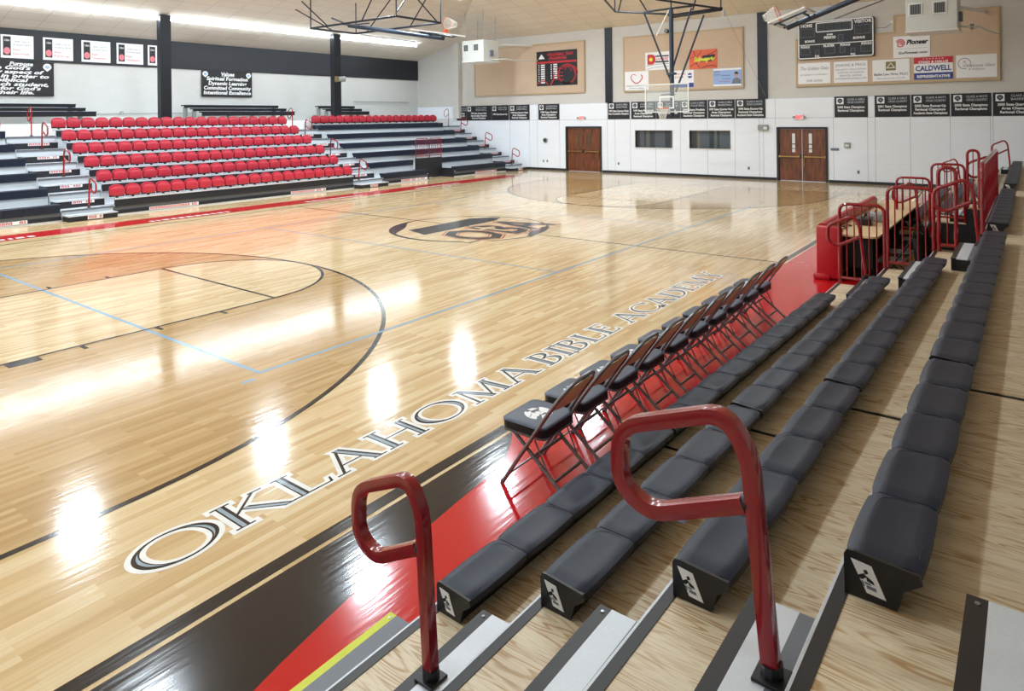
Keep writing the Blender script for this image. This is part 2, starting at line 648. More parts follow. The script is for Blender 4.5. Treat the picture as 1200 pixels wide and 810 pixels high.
# black beam band on the left wall, dark pilasters on the far wall, base trim
struct(MB().box(UN, UF, VL - 0.05, VL, 5.10, ZL + 0.01).build('trim_2', BLACKP), 'wide black band under the ceiling of the left wall')
struct(MB().box(UF - 0.06, UF, 5.13, 5.51, 3.46, 7.15).build('trim_3', BLACKM), 'black pilaster right of the volleyball board')
struct(MB().box(UF - 0.06, UF, -2.34, -1.94, 3.46, 7.15).build('trim_4', BLACKM), 'black pilaster beside the scoreboard')
struct(MB().box(UF - 0.25, UF, 15.05, 15.45, 2.76, 7.2).build('trim_5', WALL_UP), 'beige pier at the corner of the far wall')
bb = MB()
for a, b_ in [(VR, -4.72), (-2.67, 5.75), (7.90, 14.8)]:
    bb.box(UF - 0.02, UF, a, b_, 0, 0.11)
struct(bb.build('baseboard_far', BLACKP))
jm = MB()
for v in (11.52, 10.19, 9.68, 8.27, 5.45, 5.02, 4.18, 2.86, 1.62, 0.33, -0.91, -1.96, -2.14, -2.64, -4.91, -6.15, -6.42, -7.61, -8.89, -10.1, -10.18, -11.4, -12.7):
    zs_ = [(2.3, 3.46)] if (-4.7 < v < -2.6 or 5.7 < v < 7.9) else ([(.11, 1.25), (2.12, 3.46)] if (2.0 < v < 3.95 or -.72 < v < 1.2) else [(.11, 3.46)])
    for za, zb in zs_:
        jm.box(UF - .004, UF, v - .007, v + .007, za, zb)
jm.box(UF - 0.004, UF, VR, 15, 2.625, 2.64)
jm.box(UF - 0.004, UF, VR, 15, 3.452, 3.46)
struct(jm.build('trim_6', JOINT), 'thin joints between the white wall panels')


# ------------------------------------------------------------------ floor markings (parts of the floor)
def mark(poly_mb, material, name):
    o = poly_mb.build(name, material, fl)
    return o


def disc_sector(cu, cv, r, a0, a1, n, z, extra=None):
    pts = arc_pts(cu, cv, r, a0, a1, n)
    if extra:
        pts = pts + extra
    return flat(pts, z)


Z1, Z2, Z3, Z4, Z5 = 0.0006, 0.0011, 0.0016, 0.0021, 0.0026
HC = 12.8
HV = 7.47
for s, nm in ((-1, 'near'), (1, 'far')):
    # stained area inside the three-point line, darker than the court
    cu = s * 11.2
    a0 = PI / 2 if s < 0 else PI / 2
    pts = arc_pts(cu, 0, 6.02, -PI / 2, PI / 2, 48) if s < 0 else arc_pts(cu, 0, 6.02, PI / 2, 3 * PI / 2, 48)
    pts = pts + ([(-HC, 6.02), (-HC, -6.02)] if s < 0 else [(HC, -6.02), (HC, 6.02)])
    mark(flat(pts, Z1), COURT_DARK, 'stained_area')
    m = MB()
    strip2d(([(-HC, -6.02)] if s < 0 else [(HC, 6.02)]) + (arc_pts(cu, 0, 6.02, -PI / 2, PI / 2, 64) if s < 0 else arc_pts(cu, 0, 6.02, PI / 2, 3 * PI / 2, 64)) + ([(-HC, 6.02)] if s < 0 else [(HC, -6.02)]), 0.06, Z3, m)
    mark(m, P_BLACK, 'three_point_line')
    # light lane and free-throw circle
    ft = s * 7.01
    cap = arc_pts(ft, 0, 1.83, -PI / 2, PI / 2, 32) if s < 0 else arc_pts(ft, 0, 1.83, PI / 2, 3 * PI / 2, 32)
    poly = ([(-HC, -1.83)] if s < 0 else [(HC, 1.83)]) + cap + ([(-HC, 1.83)] if s < 0 else [(HC, -1.83)])
    mark(flat(poly, Z2), COURT, 'lane_area')
    m = MB()
    strip2d(poly, 0.05, Z4, m)
    strip2d([(ft, -1.83), (ft, 1.83)], 0.05, Z4 + 0.0002, m)
    for sv in (-1, 1):
        for d in (2.13 + 0.91, 3.96, 4.88):
            u = s * (HC - d)
            m.add([(u - .025, sv * 1.86, Z4), (u + .025, sv * 1.86, Z4), (u + .025, sv * 2.02, Z4), (u - .025, sv * 2.02, Z4)], [(0, 1, 2, 3)])
    mark(m, P_BLACK, 'lane_line')
    m = MB()
    for sv in (-1, 1):
        u = s * (HC - 2.4)
        m.add([(u - .17, sv * 1.86, Z4), (u + .17, sv * 1.86, Z4), (u + .17, sv * 2.03, Z4), (u - .17, sv * 2.03, Z4)], [(0, 1, 2, 3)])
    mark(m, P_BLACK, 'lane_block')
m = MB()
strip2d([(0, HV), (0, -HV)], 0.05, Z2, m)
for s in (-1, 1):
    strip2d([(s * HC, HV), (s * HC, -HV)], 0.05, Z2 + 0.0003, m)
mark(m, P_BLACK, 'half_court_line')
m = MB()
strip2d([(-HC, HV + .02), (HC, HV + .02)], 0.05, Z2, m)
mark(m, P_BLACK, 'far_sideline')
m = MB()
for s in (-1, 1):
    strip2d([(-8.97, s * 4.5), (8.97, s * 4.5)], 0.05, Z3 + 0.0002, m)
    strip2d([(s * 8.97, -4.5), (s * 8.97, 4.5)], 0.05, Z3 + 0.0003, m)
    strip2d([(s * 3.03, -4.5), (s * 3.03, 4.5)], 0.04, Z3 + 0.0004, m)
    strip2d([(-9.25, s * 4.62), (-9.1, s * 4.62)], 0.05, Z3, m)
mark(m, P_BLUE, 'volleyball_line')
# near sideline border: black with a thin light line, then black wedge and red apron
VB = -HV
m = MB()
m.add([(-17.4, VB - .11, Z2), (13, VB - .11, Z2), (13, VB, Z2), (-17.4, VB, Z2)], [(0, 1, 2, 3)])
mark(m, P_BLACK, 'near_sideline')
m = MB()
m.add([(-17.4, -9.2, Z1), (13, -9.2, Z1), (13, VB - .145, Z1), (-17.4, VB - .145, Z1)], [(0, 1, 2, 3)])
mark(m, P_RED, 'red_apron')
m = MB()
pts = [(-17.4, VB - .145), (-8.45, VB - .145), (-8.60, -7.72), (-8.86, -7.86), (-9.2, -7.93), (-9.60, -7.97), (-10.0, -8.02), (-10.67, -8.12), (-11.2, -8.22), (-12.2, -8.45), (-13.4, -8.75), (-17.4, -8.75)]
mark(flat(pts, Z2), P_BLACK, 'black_wedge')
# strip painted along the far bleachers
m = MB()
m.add([(-17, 8.05, Z1), (12.9, 8.05, Z1), (12.9, 9.0, Z1), (-17, 9.0, Z1)], [(0, 1, 2, 3)])
mark(m, P_RED, 'red_strip')
m = MB()
x = -16.5
random.seed(3)
while x < 9:
    if int((x + 20) / 2.6) % 2 == 0:
        w = random.uniform(.08, .2)
        m.add([(x, 8.2, Z3), (x + w, 8.2, Z3), (x + w, 8.42, Z3), (x, 8.42, Z3)], [(0, 1, 2, 3)])
        x += w + .07
    else:
        x += .3
mark(m, P_WHITE, 'strip_lettering')

# ---- the large serif lettering: OKLAHOMA BIBLE ACADEMY
TK, TN = 0.135, 0.042


def poly_off(poly, d):
    """offset a convex counter-clockwise polygon outward by d"""
    n = len(poly)
    area = sum(poly[i][0] * poly[(i + 1) % n][1] - poly[(i + 1) % n][0] * poly[i][1] for i in range(n))
    if area < 0:
        poly = poly[::-1]
    out = []
    for i in range(n):
        p0, p1, p2 = Vector(poly[i - 1]), Vector(poly[i]), Vector(poly[(i + 1) % n])
        e1, e2 = (p1 - p0).normalized(), (p2 - p1).normalized()
        n1, n2 = Vector((e1.y, -e1.x)), Vector((e2.y, -e2.x))
        b_ = (n1 + n2)
        if b_.length < 1e-4:
            b_ = n1
        b_.normalize()
        c = max(b_.dot(n1), 0.5)
        q = p1 + b_ * (d / c)
        out.append((q.x, q.y))
    return out


def bar(x0, y0, x1, y1, w):
    """stroke with horizontal cut ends"""
    return [(x0 - w / 2, y0), (x0 + w / 2, y0), (x1 + w / 2, y1), (x1 - w / 2, y1)]


def sf(cx, y, w=0.28, t=TN):
    return ('p', [(cx - w / 2, y), (cx + w / 2, y), (cx + w / 2, y + t), (cx - w / 2, y + t)], 0)


def stem(cx):
    return [('p', bar(cx, 0, cx, 1, TK), 1), sf(cx, 0), sf(cx, 1 - TN)]


def ring(cx, cy, rx, ry, a0=0, a1=360, tk=TK, tn=TN, tilt=18):
    return ('r', (cx, cy, rx, ry, a0, a1, tk, tn, tilt), 1)


GL = {
    'O': (1.06, [ring(0.53, 0.5, 0.53, 0.53)]),
    'I': (0.30, stem(0.15)),
    'H': (0.92, stem(0.15) + stem(0.77) + [('p', [(0.15, .49), (.77, .49), (.77, .49 + TN), (.15, .49 + TN)], 0)]),
    'L': (0.66, stem(0.15) + [('p', [(0.15, 0), (.62, 0), (.62, TN), (.15, TN)], 0), ('p', [(0.57, 0), (.62, 0), (.66, .2), (.63, .2)], 0)]),
    'E': (0.62, stem(0.15) + [('p', [(0.15, 0), (.58, 0), (.58, TN), (.15, TN)], 0), ('p', [(0.15, 1 - TN), (.54, 1 - TN), (.54, 1), (.15, 1)], 0),
                              ('p', [(0.15, .5), (.46, .5), (.46, .5 + TN), (.15, .5 + TN)], 0), ('p', [(0.53, 0), (.58, 0), (.62, .18), (.59, .18)], 0),
                              ('p', [(0.50, 1), (.54, 1), (.56, .84), (.53, .84)], 0), ('p', [(0.43, .42), (.46, .42), (.46, .62), (.43, .62)], 0)]),
    'K': (0.86, stem(0.15) + [('p', bar(.20, .46, .66, 1, .06), 0), ('p', bar(.82, 0, .36, .60, .15), 1), sf(.68, 1 - TN, .22), sf(.84, 0, .2)]),
    'A': (0.94, [('p', bar(.10, 0, .46, 1.02, .055), 0), ('p', bar(.80, 0, .46, 1.02, .15), 1), sf(.10, 0, .24), sf(.82, 0, .26), ('p', [(.22, .32), (.66, .32), (.66, .32 + TN), (.22, .32 + TN)], 0)]),
    'M': (1.14, [('p', bar(.14, 0, .22, 1, .055), 0), ('p', bar(.58, 0.02, .22, 1, .14), 1), ('p', bar(.55, 0.02, .93, 1, .05), 0), ('p', bar(1.0, 0, .93, 1, .14), 1), sf(.14, 0, .24), sf(1.0, 0, .28), sf(.18, 1 - TN, .16), sf(.97, 1 - TN, .18)]),
    'B': (0.66, stem(0.15) + [ring(.24, .77, .32, .23, -90, 90, .12, TN, 0), ring(.26, .28, .38, .28, -90, 90, .13, TN, 0)]),
    'D': (0.92, stem(0.15) + [ring(.30, .5, .60, .5, -90, 90, .14, TN, 0)]),
    'C': (0.86, [ring(0.52, 0.5, 0.52, 0.53, 40, 320), ('p', [(.89, .74), (.93, .74), (.93, .98), (.90, .98)], 0), ('p', [(.89, .26), (.93, .26), (.93, .03), (.90, .03)], 0)]),
    'Y': (0.84, [('p', bar(.42, .45, .12, 1, .14), 1), ('p', bar(.42, .45, .74, 1, .055), 0), ('p', bar(.42, 0, .42, .5, TK), 1), sf(.42, 0, .28), sf(.12, 1 - TN, .26), sf(.74, 1 - TN, .2)]),
}
HGT = 0.365
VBASE = -6.995


def ring_pts(par, e, half=0):
    """outer and inner outlines of a stressed ring, expanded by e; half=1 keeps one side of the swell only"""
    cx, cy, rx, ry, a0, a1, tk, tn, tilt = par
    n = max(12, int(abs(a1 - a0) / 8))
    O_, I_ = [], []
    for i in range(n + 1):
        a = math.radians(a0 + (a1 - a0) * i / n)
        w = tn + (tk - tn) * abs(math.cos(a - math.radians(tilt))) ** 1.6
        ro = (rx + e, ry + e)
        ri = (max(rx - w - e, 0.01), max(ry - tn - (w - tn) * 0.35 - e, 0.01))
        if half:
            ins = 0.022
            ri2 = (rx - w + ins, ry - tn - (w - tn) * 0.35 + ins)
            ro2 = (rx - ins - w * 0.30, ry - ins - w * 0.30)
            if w < tn + (tk - tn) * 0.35:
                continue
            O_.append((cx + ro2[0] * math.cos(a), cy + ro2[1] * math.sin(a)))
            I_.append((cx + ri2[0] * math.cos(a), cy + ri2[1] * math.sin(a)))
        else:
            O_.append((cx + ro[0] * math.cos(a), cy + ro[1] * math.sin(a)))
            I_.append((cx + ri[0] * math.cos(a), cy + ri[1] * math.sin(a)))
    return O_, I_


def letter(ch, u0, sc, wx, zo):
    mw, mk, mgr = MB(), MB(), MB()

    def T(p):
        return (u0 + p[0] * sc * wx, VBASE + p[1] * sc)
    k = 0
    for kind, dat, thick in GL[ch][1]:
        k += 1
        dz = k * 0.00002
        if kind == 'p':
            for mb, e, z in ((mw, .075, Z2), (mk, 0.0, Z3)):
                mb.add([(*T(q), z + dz) for q in poly_off(dat, e)], [tuple(range(len(dat)))])
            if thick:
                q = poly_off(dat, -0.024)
                # grey paint fill over the left part of the stroke
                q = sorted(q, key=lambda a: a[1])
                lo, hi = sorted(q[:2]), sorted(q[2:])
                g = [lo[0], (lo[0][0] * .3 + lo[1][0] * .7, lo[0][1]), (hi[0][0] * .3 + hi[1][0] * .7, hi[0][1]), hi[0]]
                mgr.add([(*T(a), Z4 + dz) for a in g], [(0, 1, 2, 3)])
        else:
            for mb, e, z in ((mw, .075, Z2), (mk, 0.0, Z3)):
                O_, I_ = ring_pts(dat, e)
                n = len(O_)
                mb.add([(*T(a), z + dz) for a in O_] + [(*T(a), z + dz) for a in I_], [(i, i + 1, i + 1 + n, i + n) for i in range(n - 1)])
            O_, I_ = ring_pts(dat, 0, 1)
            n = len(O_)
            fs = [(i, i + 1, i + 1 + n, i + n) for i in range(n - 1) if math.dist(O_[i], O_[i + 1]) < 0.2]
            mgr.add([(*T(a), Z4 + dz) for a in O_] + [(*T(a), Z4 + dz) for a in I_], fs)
    mark(mw, P_WHITE, 'letter_outline')
    mark(mk, P_BLACK, 'letter')
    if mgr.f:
        mark(mgr, P_GREY, 'letter_grey_fill')


LETTERS = 'OKLAHOMA BIBLE ACADEMY'
TU0, TU1 = -11.32, -1.50
SPC = {8: 0.16, 14: 0.36}
adv = sum((GL[c][0] if c != ' ' else SPC[i]) for i, c in enumerate(LETTERS))
gap = 0.105
WX = ((TU1 - TU0) / HGT - gap * (len(LETTERS) - 1)) / adv
x = TU0
for i, c in enumerate(LETTERS):
    w = (GL[c][0] if c != ' ' else SPC[i]) * HGT * WX
    if c != ' ':
        letter(c, x, HGT, WX, 0)
    x += w + gap * HGT

# ---- centre court emblem: a ball with a band, a monogram with a cross
m = MB()
strip2d(arc_pts(-0.1, 0.1, 1.98, math.radians(95), math.radians(215), 24), 0.10, Z3, m)
strip2d(arc_pts(-0.1, 0.1, 1.98, math.radians(-55), math.radians(95), 30), 0.05, Z3 + .0001, m)
strip2d([(-1.72, -1.03), (-1.76, -1.30), (-1.22, -1.25), (-1.28, -1.58), (-.33, -1.97), (1.05, -1.55)], 0.06, Z3 + .0002, m)
m.add([(x_, y_, Z3 + .0003) for x_, y_ in [(-1.55, .28), (-1.25, 1.15), (-.9, 1.1), (1.1, 1.1), (1.75, .55), (1.2, .3)]], [(0, 1, 2, 3, 4, 5)])
# crescents left and right
for a0, a1 in ((96, 156), (-98, -48)):
    O_, I_ = arc_pts(-0.1, 0.1, 2.0, math.radians(a0), math.radians(a1), 14), []
    for i in range(15):
        t = math.sin(PI * i / 14)
        a = math.radians(a0 + (a1 - a0) * i / 14)
        I_.append((-0.1 + (2.0 - .34 * t) * math.cos(a), 0.1 + (2.0 - .34 * t) * math.sin(a)))
    m.add([(p[0], p[1], Z3 + .0004) for p in O_ + I_], [(i, i + 1, i + 16, i + 15) for i in range(14)])
mark(m, P_BLACK, 'centre_emblem')


def floor_text(txt, size, u, v, z, material, name, width=None, bold=0.0):
    mb = MB()
    put_text(mb, txt, size, (u, v, z), (1, 0, 0), (0, 1, 0), width, 0, bold, 'CENTER', 0.0)
    mark(mb, material, name)


floor_text('OBA', 2.15, 0.02, -1.42, Z4, P_RED, 'monogram_border', 3.15, 0.13)
floor_text('OBA', 2.15, 0.02, -1.42, Z4 + .0003, COURT, 'monogram_gap', 3.08, 0.09)
floor_text('OBA', 2.15, 0.02, -1.42, Z4 + .0006, P_BLACK, 'monogram', 3.0, 0.05)
m = MB()
m.add([(x_, y_, Z5 + .0004) for x_, y_ in [(-.05, -1.0), (.07, -1.0), (.07, .02), (-.05, .02)]], [(0, 1, 2, 3)])
m.add([(x_, y_, Z5 + .0005) for x_, y_ in [(-.32, -.42), (.34, -.42), (.34, -.28), (-.32, -.28)]], [(0, 1, 2, 3)])
mark(m, COURT, 'emblem_cross')

# ------------------------------------------------------------------ doors, windows
for i, (v0, v1, z0, z1) in enumerate(DOORS):
    f = MB()
    f.box(UF - .05, UF + .18, v0, v0 + .09, 0, z1).box(UF - .05, UF + .18, v1 - .09, v1, 0, z1).box(UF - .05, UF + .18, v0 + .09, v1 - .09, z1 - .09, z1)
    d = struct(f.build('door_%d' % (i + 1), FRAMEB), 'dark framed double wooden door ' + ('left of the two low windows' if i == 0 else 'below the scoreboard, with lit glass slots'))
    mid = (v0 + v1) / 2
    for s in (-1, 1):
        a, b_ = (mid - .012, v0 + .095) if s < 0 else (mid + .012, v1 - .095)
        lf = MB().box(UF + .02, UF + .065, a, b_, .02, z1 - .095, .004).build('door_leaf', DOORW, d)
        gz = (mid + s * .27, mid + s * .39)
        gm = MB().box(UF + .012, UF + .02, gz[0], gz[1], 1.2, 1.98)
        if i == 1:
            g = gm.build('glass_slot', WHITEP, lf)
            MB().box(UF + .006, UF + .012, gz[0], gz[1], 1.52, 1.56).box(UF + .006, UF + .012, gz[0], gz[1], 1.34, 1.37).build('slot_bar', FRAMEB, lf)
        else:
            gm.build('glass_slot', mat('dim_glass', (92, 84, 66), 0.15), lf)
        br = MB().box(UF - .06, UF - .03, mid + s * .08, mid + s * .92, .99, 1.04, .01)
        br.box(UF - .05, UF + .02, mid + s * .08, mid + s * .14, .97, 1.06).box(UF - .05, UF + .02, mid + s * .86, mid + s * .92, .97, 1.06)
        br.build('push_bar', BRASS, lf)
        MB().box(UF - .035, UF + .02, mid + s * .03, mid + s * .075, .96, 1.12, .006).build('latch_case', FRAMEB, lf)
    MB().box(UF - .03, UF + .02, mid - .10 if i else mid - .86, mid - .07 if i else mid - .83, .62, .97, .006).build('pull_handle', BRASS, d)

STRIPES = []
for c in ((70, 74, 76), (150, 150, 142), (176, 158, 128), (52, 58, 62), (128, 138, 146), (96, 92, 84)):
    STRIPES.append(mat('room_beyond', c, 0.6))
random.seed(11)
for i, (v0, v1, z0, z1) in enumerate(WINS):
    f = MB().box(UF - .015, UF + .2, v0 - .03, v0, z0 - .03, z1 + .03).box(UF - .015, UF + .2, v1, v1 + .03, z0 - .03, z1 + .03)
    f.box(UF - .015, UF + .2, v0, v1, z1, z1 + .03).box(UF - .04, UF + .2, v0, v1, z0 - .03, z0)
    w = struct(f.build('window_%d' % (i + 1), WHITEP), 'low interior window in the white far wall, ' + ('left one' if i == 0 else 'right one'))
    MB().box(UF + .08, UF + .09, v0, v1, z0, z1).build('window_pane', WINGLASS, w)
    v = v0
    k = 0
    while v < v1:
        b_ = min(v1, v + random.uniform(.1, .3))
        MB().box(UF + .2, UF + .24, v, b_, z0, z1).build('curtain_strip', STRIPES[random.randrange(6)], w)
        v = b_
# light visible through the first window: a white box
# ------------------------------------------------------------------ ceiling lamps over the court
lamp = thing('ceiling_lamp', 'white box lamp hung from the ceiling above the court', 'lamp', (0, 0, 0))
MB().box(-.36, .36, -.27, .27, 0.02, .14, .01).build('housing', WHITEP, lamp, local=True)
MB().box(-.34, .34, -.26, .26, 0.0, .02).build('diffuser', DIFF, lamp, local=True)
MB().cyl((-.3, 0, .14), (-.3, 0, .6), .008, 6).build('hanger', STEEL, lamp, local=True)
MB().cyl((.3, 0, .14), (.3, 0, .6), .008, 6).build('hanger', STEEL, lamp, local=True)
ld = bpy.data.lights.new('lamp_light', 'AREA')
ld.shape = 'RECTANGLE'
ld.size, ld.size_y = .64, .5
ld.energy = LAMP_POWER
ld.color = LAMP_COL
lo = bpy.data.objects.new('lamp_light', ld)
COL.objects.link(lo)
lo.location = (0, 0, -0.02)
lo.parent = lamp
first = True
for (vv, zz, pw, nm) in ((9.3, 8.2, 1.0, 'row nearest the far bleachers'), (2.6, 9.18, 1.0, 'row over the middle of the court'), (-4.2, 9.18, 0.45, 'added unseen fill row over the near half')):  # last row is added fill light, no lamps known there
    for k, uu in enumerate((-16.5, -11.1, -5.7, 0.1, 5.1, 9.9) if vv > 8 else (-16.8, -12.4, -6.9, -1.4, 4.15, 9.7)):
        if uu > 8.4:
            zq = ZF + .33 * (UF - uu) - .62
            zz2 = min(zz, zq)
        else:
            zz2 = zz
        o = lamp if first else copy_tree(lamp)
        first = False
        o.location = (uu, vv, zz2)
        tag(o, 'white box lamp, %s along the ceiling, %s' % (ORD[k], nm), 'lamp', 'box lamps over the court')
        for ch in list(o.children):
            if ch.type == 'LIGHT':
                ch.data = ch.data.copy()
                ch.data.energy = LAMP_POWER * pw

# fluorescent strips along both side slopes
def light_strip(vc, zc, u0, u1, label):
    st = thing('fluorescent_light_strip', label, 'light', ((u0 + u1) / 2, vc, zc), 0, 'fluorescent strips')
    MB().box(u0, u1, vc - .03, vc + .03, zc - .03, zc + .03).build('housing', WHITEP, st)
    u = u0
    while u < u1 - .1:
        e = min(u + 2.42, u1)
        for s_ in (-1, 1):
            MB().cyl((u + .02, vc + s_ * .075, zc), (e - .02, vc + s_ * .075, zc), .02, 8).build('tube', TUBE, st)
        MB().box(u + .3, u + .33, vc - .09, vc + .09, zc + .0, zc + .05).build('bracket', WHITEP, st)
        u += 2.44


light_strip(16.2, 6.84, -17, 14.0, 'long continuous fluorescent strip under the sloping ceiling above the far bleachers')

# ------------------------------------------------------------------ far telescopic bleachers
RUN, RISE, V0, D0 = 0.88, 0.41, 10.5, 0.30


def DZ(k):
    return D0 + RISE * k


def DV(k):
    return V0 + RUN * k


def bank(u0, u1, label, skip=None):
    t = thing('telescopic_bleacher', label, 'bleacher', ((u0 + u1) / 2, V0 + .3, 0), 0, None)
    for k in range(6):
        segs = [(u0, u1)]
        if skip and k < skip[2]:
            segs = [(u0, skip[0]), (skip[1], u1)]
        d, r = MB(), MB()
        for a, b_ in segs:
            d.box(a, b_, DV(k), DV(k + 1) + .05, DZ(k) - .035, DZ(k), .004)
            if k:
                r.box(a, b_, DV(k) + .06, DV(k) + .08, DZ(k - 1), DZ(k) - .035)
        d.build('deck', DECKGREY, t)
        if k:
            r.build('riser', DECKGREY, t)
    f = MB()
    for a, b_ in ([(u0, u1)] if not skip else [(u0, skip[0]), (skip[1], u1)]):
        f.box(a, b_, DV(0) + .03, DV(0) + .06, .04, DZ(0) - .035)
    f.build('front_skirt', SILVER_D, t)
    b_ = MB()
    for a, c in ([(u0, u1)] if not skip else [(u0, skip[0]), (skip[1], u1)]):
        b_.box(a, c, DV(0) - .02, DV(0) + .03, .045, .15, .004)
    b_.build('kick_strip', BLACKP, t)
    s = MB()
    for a, c in ([(u0, u1)] if not skip else [(u0, skip[0]), (skip[1], u1)]):
        s.box(a, c, DV(0) - .015, DV(0) + .02, .0, .04)
    s.build('bottom_rail', SILVER, t)
    for uu in (u0, u1):
        m = MB()
        s_ = .012 if uu == u0 else -.012
        m.box(uu, uu + s_, DV(0) + .1, DV(6), .02, DZ(0) - .04)
        for k in range(1, 6):
            m.box(uu, uu + s_, DV(k) + .1, DV(6), DZ(k - 1), DZ(k) - .04)
        m.build('side_panel', BLACKP, t)
    return t


bk_l = bank(-16.5, -5.66, 'far bleacher section left of the left stair, grey decks carrying black benches')
bk_c = bank(-4.26, 4.77, 'far bleacher section in the middle carrying the rows of red chairs')
bk_r = bank(6.34, 14.77, 'far bleacher section on the right with a notch cut into its front', (9.04, 10.8, 2))

# lettered banners on the kick strips: white cloth with red block letters
def banner(u0, u1, v, z0, z1, parent, txt=None):
    MB().box(u0, u1, v - .004, v, z0, z1).build('banner', WHITE, parent)
    m = MB()
    x = u0 + .03
    rr = random.Random(int(abs(u0) * 100 + abs(v) * 10))
    while x < u1 - .05:
        w = rr.uniform(.04, .075)
        if rr.random() < .86:
            m.box(x, x + w * .35, v - .006, v - .004, z0 + .012, z1 - .012)
            m.box(x + w * .35, x + w, v - .006, v - .004, z1 - .03, z1 - .012)
            m.box(x + w * .65, x + w, v - .006, v - .004, z0 + .012, z1 - .03)
        x += w + .02
    m.build('banner_print', PRINTR, parent)


# note: read as OKLAHOMA BIBLE ACADEMY where the strip is long enough
def banner_text(u0, u1, v, z0, z1, parent, txt):
    MB().box(u0, u1, v - .004, v, z0, z1).build('banner', WHITE, parent)
    m = MB()
    put_text(m, txt, (z1 - z0) * 1.05, ((u0 + u1) / 2, v - .005, z0 + (z1 - z0) * .14), (1, 0, 0), (0, 0, 1), (u1 - u0) * .95, 0, .004)
    m.build('banner_lettering', PRINTR, parent)


vk = DV(0) - .021
banner(-3.25, -1.68, vk, .05, .145, bk_c)
banner(1.83, 3.39, vk, .05, .145, bk_c)
banner(7.37, 8.97, vk, .05, .145, bk_r)
banner(12.3, 13.96, vk, .05, .145, bk_r)
banner(-8.2, -6.48, vk, .05, .145, bk_l)


def stair(u0, u1, label, nb):
    t = thing('aisle_stair', label, 'stairs', ((u0 + u1) / 2, V0, 0))
    w = u1 - u0
    for k in range(6):
        MB().box(u0, u1, DV(k), DV(k + 1) + .02, DZ(k) - .04, DZ(k), .004).build('landing', SILVER, t)
        MB().box(u0, u1, DV(k) - .005, DV(k) + .02, DZ(k) - .055 if k else DZ(k) - .05, DZ(k) + .002).build('nosing', SILVER_D, t)
        # step box in front of each landing
        zt = (DZ(k) + (DZ(k - 1) if k else 0)) / 2 + .02
        zb = DZ(k - 1) if k else 0
        f0 = DV(k) - .42
        a, b_ = u0 + .02, u1 - .06
        s = MB().box(a, b_, f0, DV(k), zb + .002, zt - .03)
        step = s.build('step_box', BLACKP, t)
        MB().box(a - .01, b_ + .01, f0 - .015, DV(k), zt - .03, zt, .004).build('tread', SILVER, step)
        MB().box(a - .01, b_ + .01, f0 + .02, f0 + .07, zt, zt + .002).build('grip_strip', SILVER_D, step)
        MB().box(u0, u1, DV(k) + .03, DV(k) + .05, zb, DZ(k) - .05).build('riser', DECKGREY, t)
        c = (a + b_) / 2 + random.uniform(-.05, .1)
        hw = .30 if k != 0 else .2
        banner(c - hw, c + hw, f0 - .001, zb + .03 if k == 0 else zt - .115, zt - .035, step)
    return t


random.seed(5)
stair(-5.64, -4.28, 'grey stepped aisle left of the red chairs in the far bleachers', 1)
stair(4.79, 6.32, 'grey stepped aisle between the red chairs and the black benches', 1)
stair(14.79, 16.2, 'grey stepped aisle against the far wall beside the bleachers', 1)


def far_bench(u0, u1, k, label, group):
    t = thing('bleacher_bench', label, 'bench', ((u0 + u1) / 2, DV(k) + .15, DZ(k)), 0, group)
    z0, z1 = DZ(k) - .05, DZ(k) + .185
    poly = [(DV(k) - .01, z0), (DV(k) - .02, z1 - .02), (DV(k) + .0, z1), (DV(k) + .24, z1 - .005), (DV(k) + .25, z1 - .04), (DV(k) + .12, z0)]
    n = max(1, round((u1 - u0) / .457))
    w = (u1 - u0) / n
    MB().prism([(DV(k) + .0, z0), (DV(k) + .0, z1 - .03), (DV(k) + .22, z1 - .04), (DV(k) + .11, z0)], 'x', u0 + .005, u1 - .005).build('bench_body', SLATE_BODY, t)
    for i in range(n):
        MB().prism(poly, 'x', u0 + i * w + .004, u0 + (i + 1) * w - .004).build('seat_module', SLATE, t, True)
    return t


for k in range(6):
    far_bench(-11.0, -5.68, k, 'black bench left of the left stair, %s row up from the court' % ORD[k], 'black benches left of the left stair')
for k in range(6):
    if k < 2:
        far_bench(6.36, 8.98, k, 'short black bench left of the notch with red guard rails, %s row up' % ORD[k], 'black benches right of the red chairs')
        far_bench(10.86 if k == 0 else 10.86, 14.75, k, 'short black bench right of the notch with red guard rails, %s row up' % ORD[k], 'black benches right of the red chairs')
    else:
        far_bench(6.36, 14.75, k, 'long black bench right of the red chairs, %s row up from the court' % ORD[k], 'black benches right of the red chairs')
for k in range(6):
    t = thing('nose_beam', 'black nose beam under the %s row of red chairs, counted from the court' % ORD[k], 'beam', (0.25, DV(k), DZ(k)), 0, 'nose beams under the red chairs')
    MB().box(-4.24, 4.75, DV(k) - .02, DV(k) + .05, DZ(k) - .04, DZ(k) + .17, .006).build('beam', BLACKP, t)
    MB().box(-4.24, 4.75, DV(k) - .03, DV(k) + .34, DZ(k) + .17, DZ(k) + .215, .004).build('top_channel', SILVER, t)

# red chair, folded: seat pan tipped up in front of the back
ch = thing('folding_stadium_chair', 'x', 'chair', (0, 0, 0))


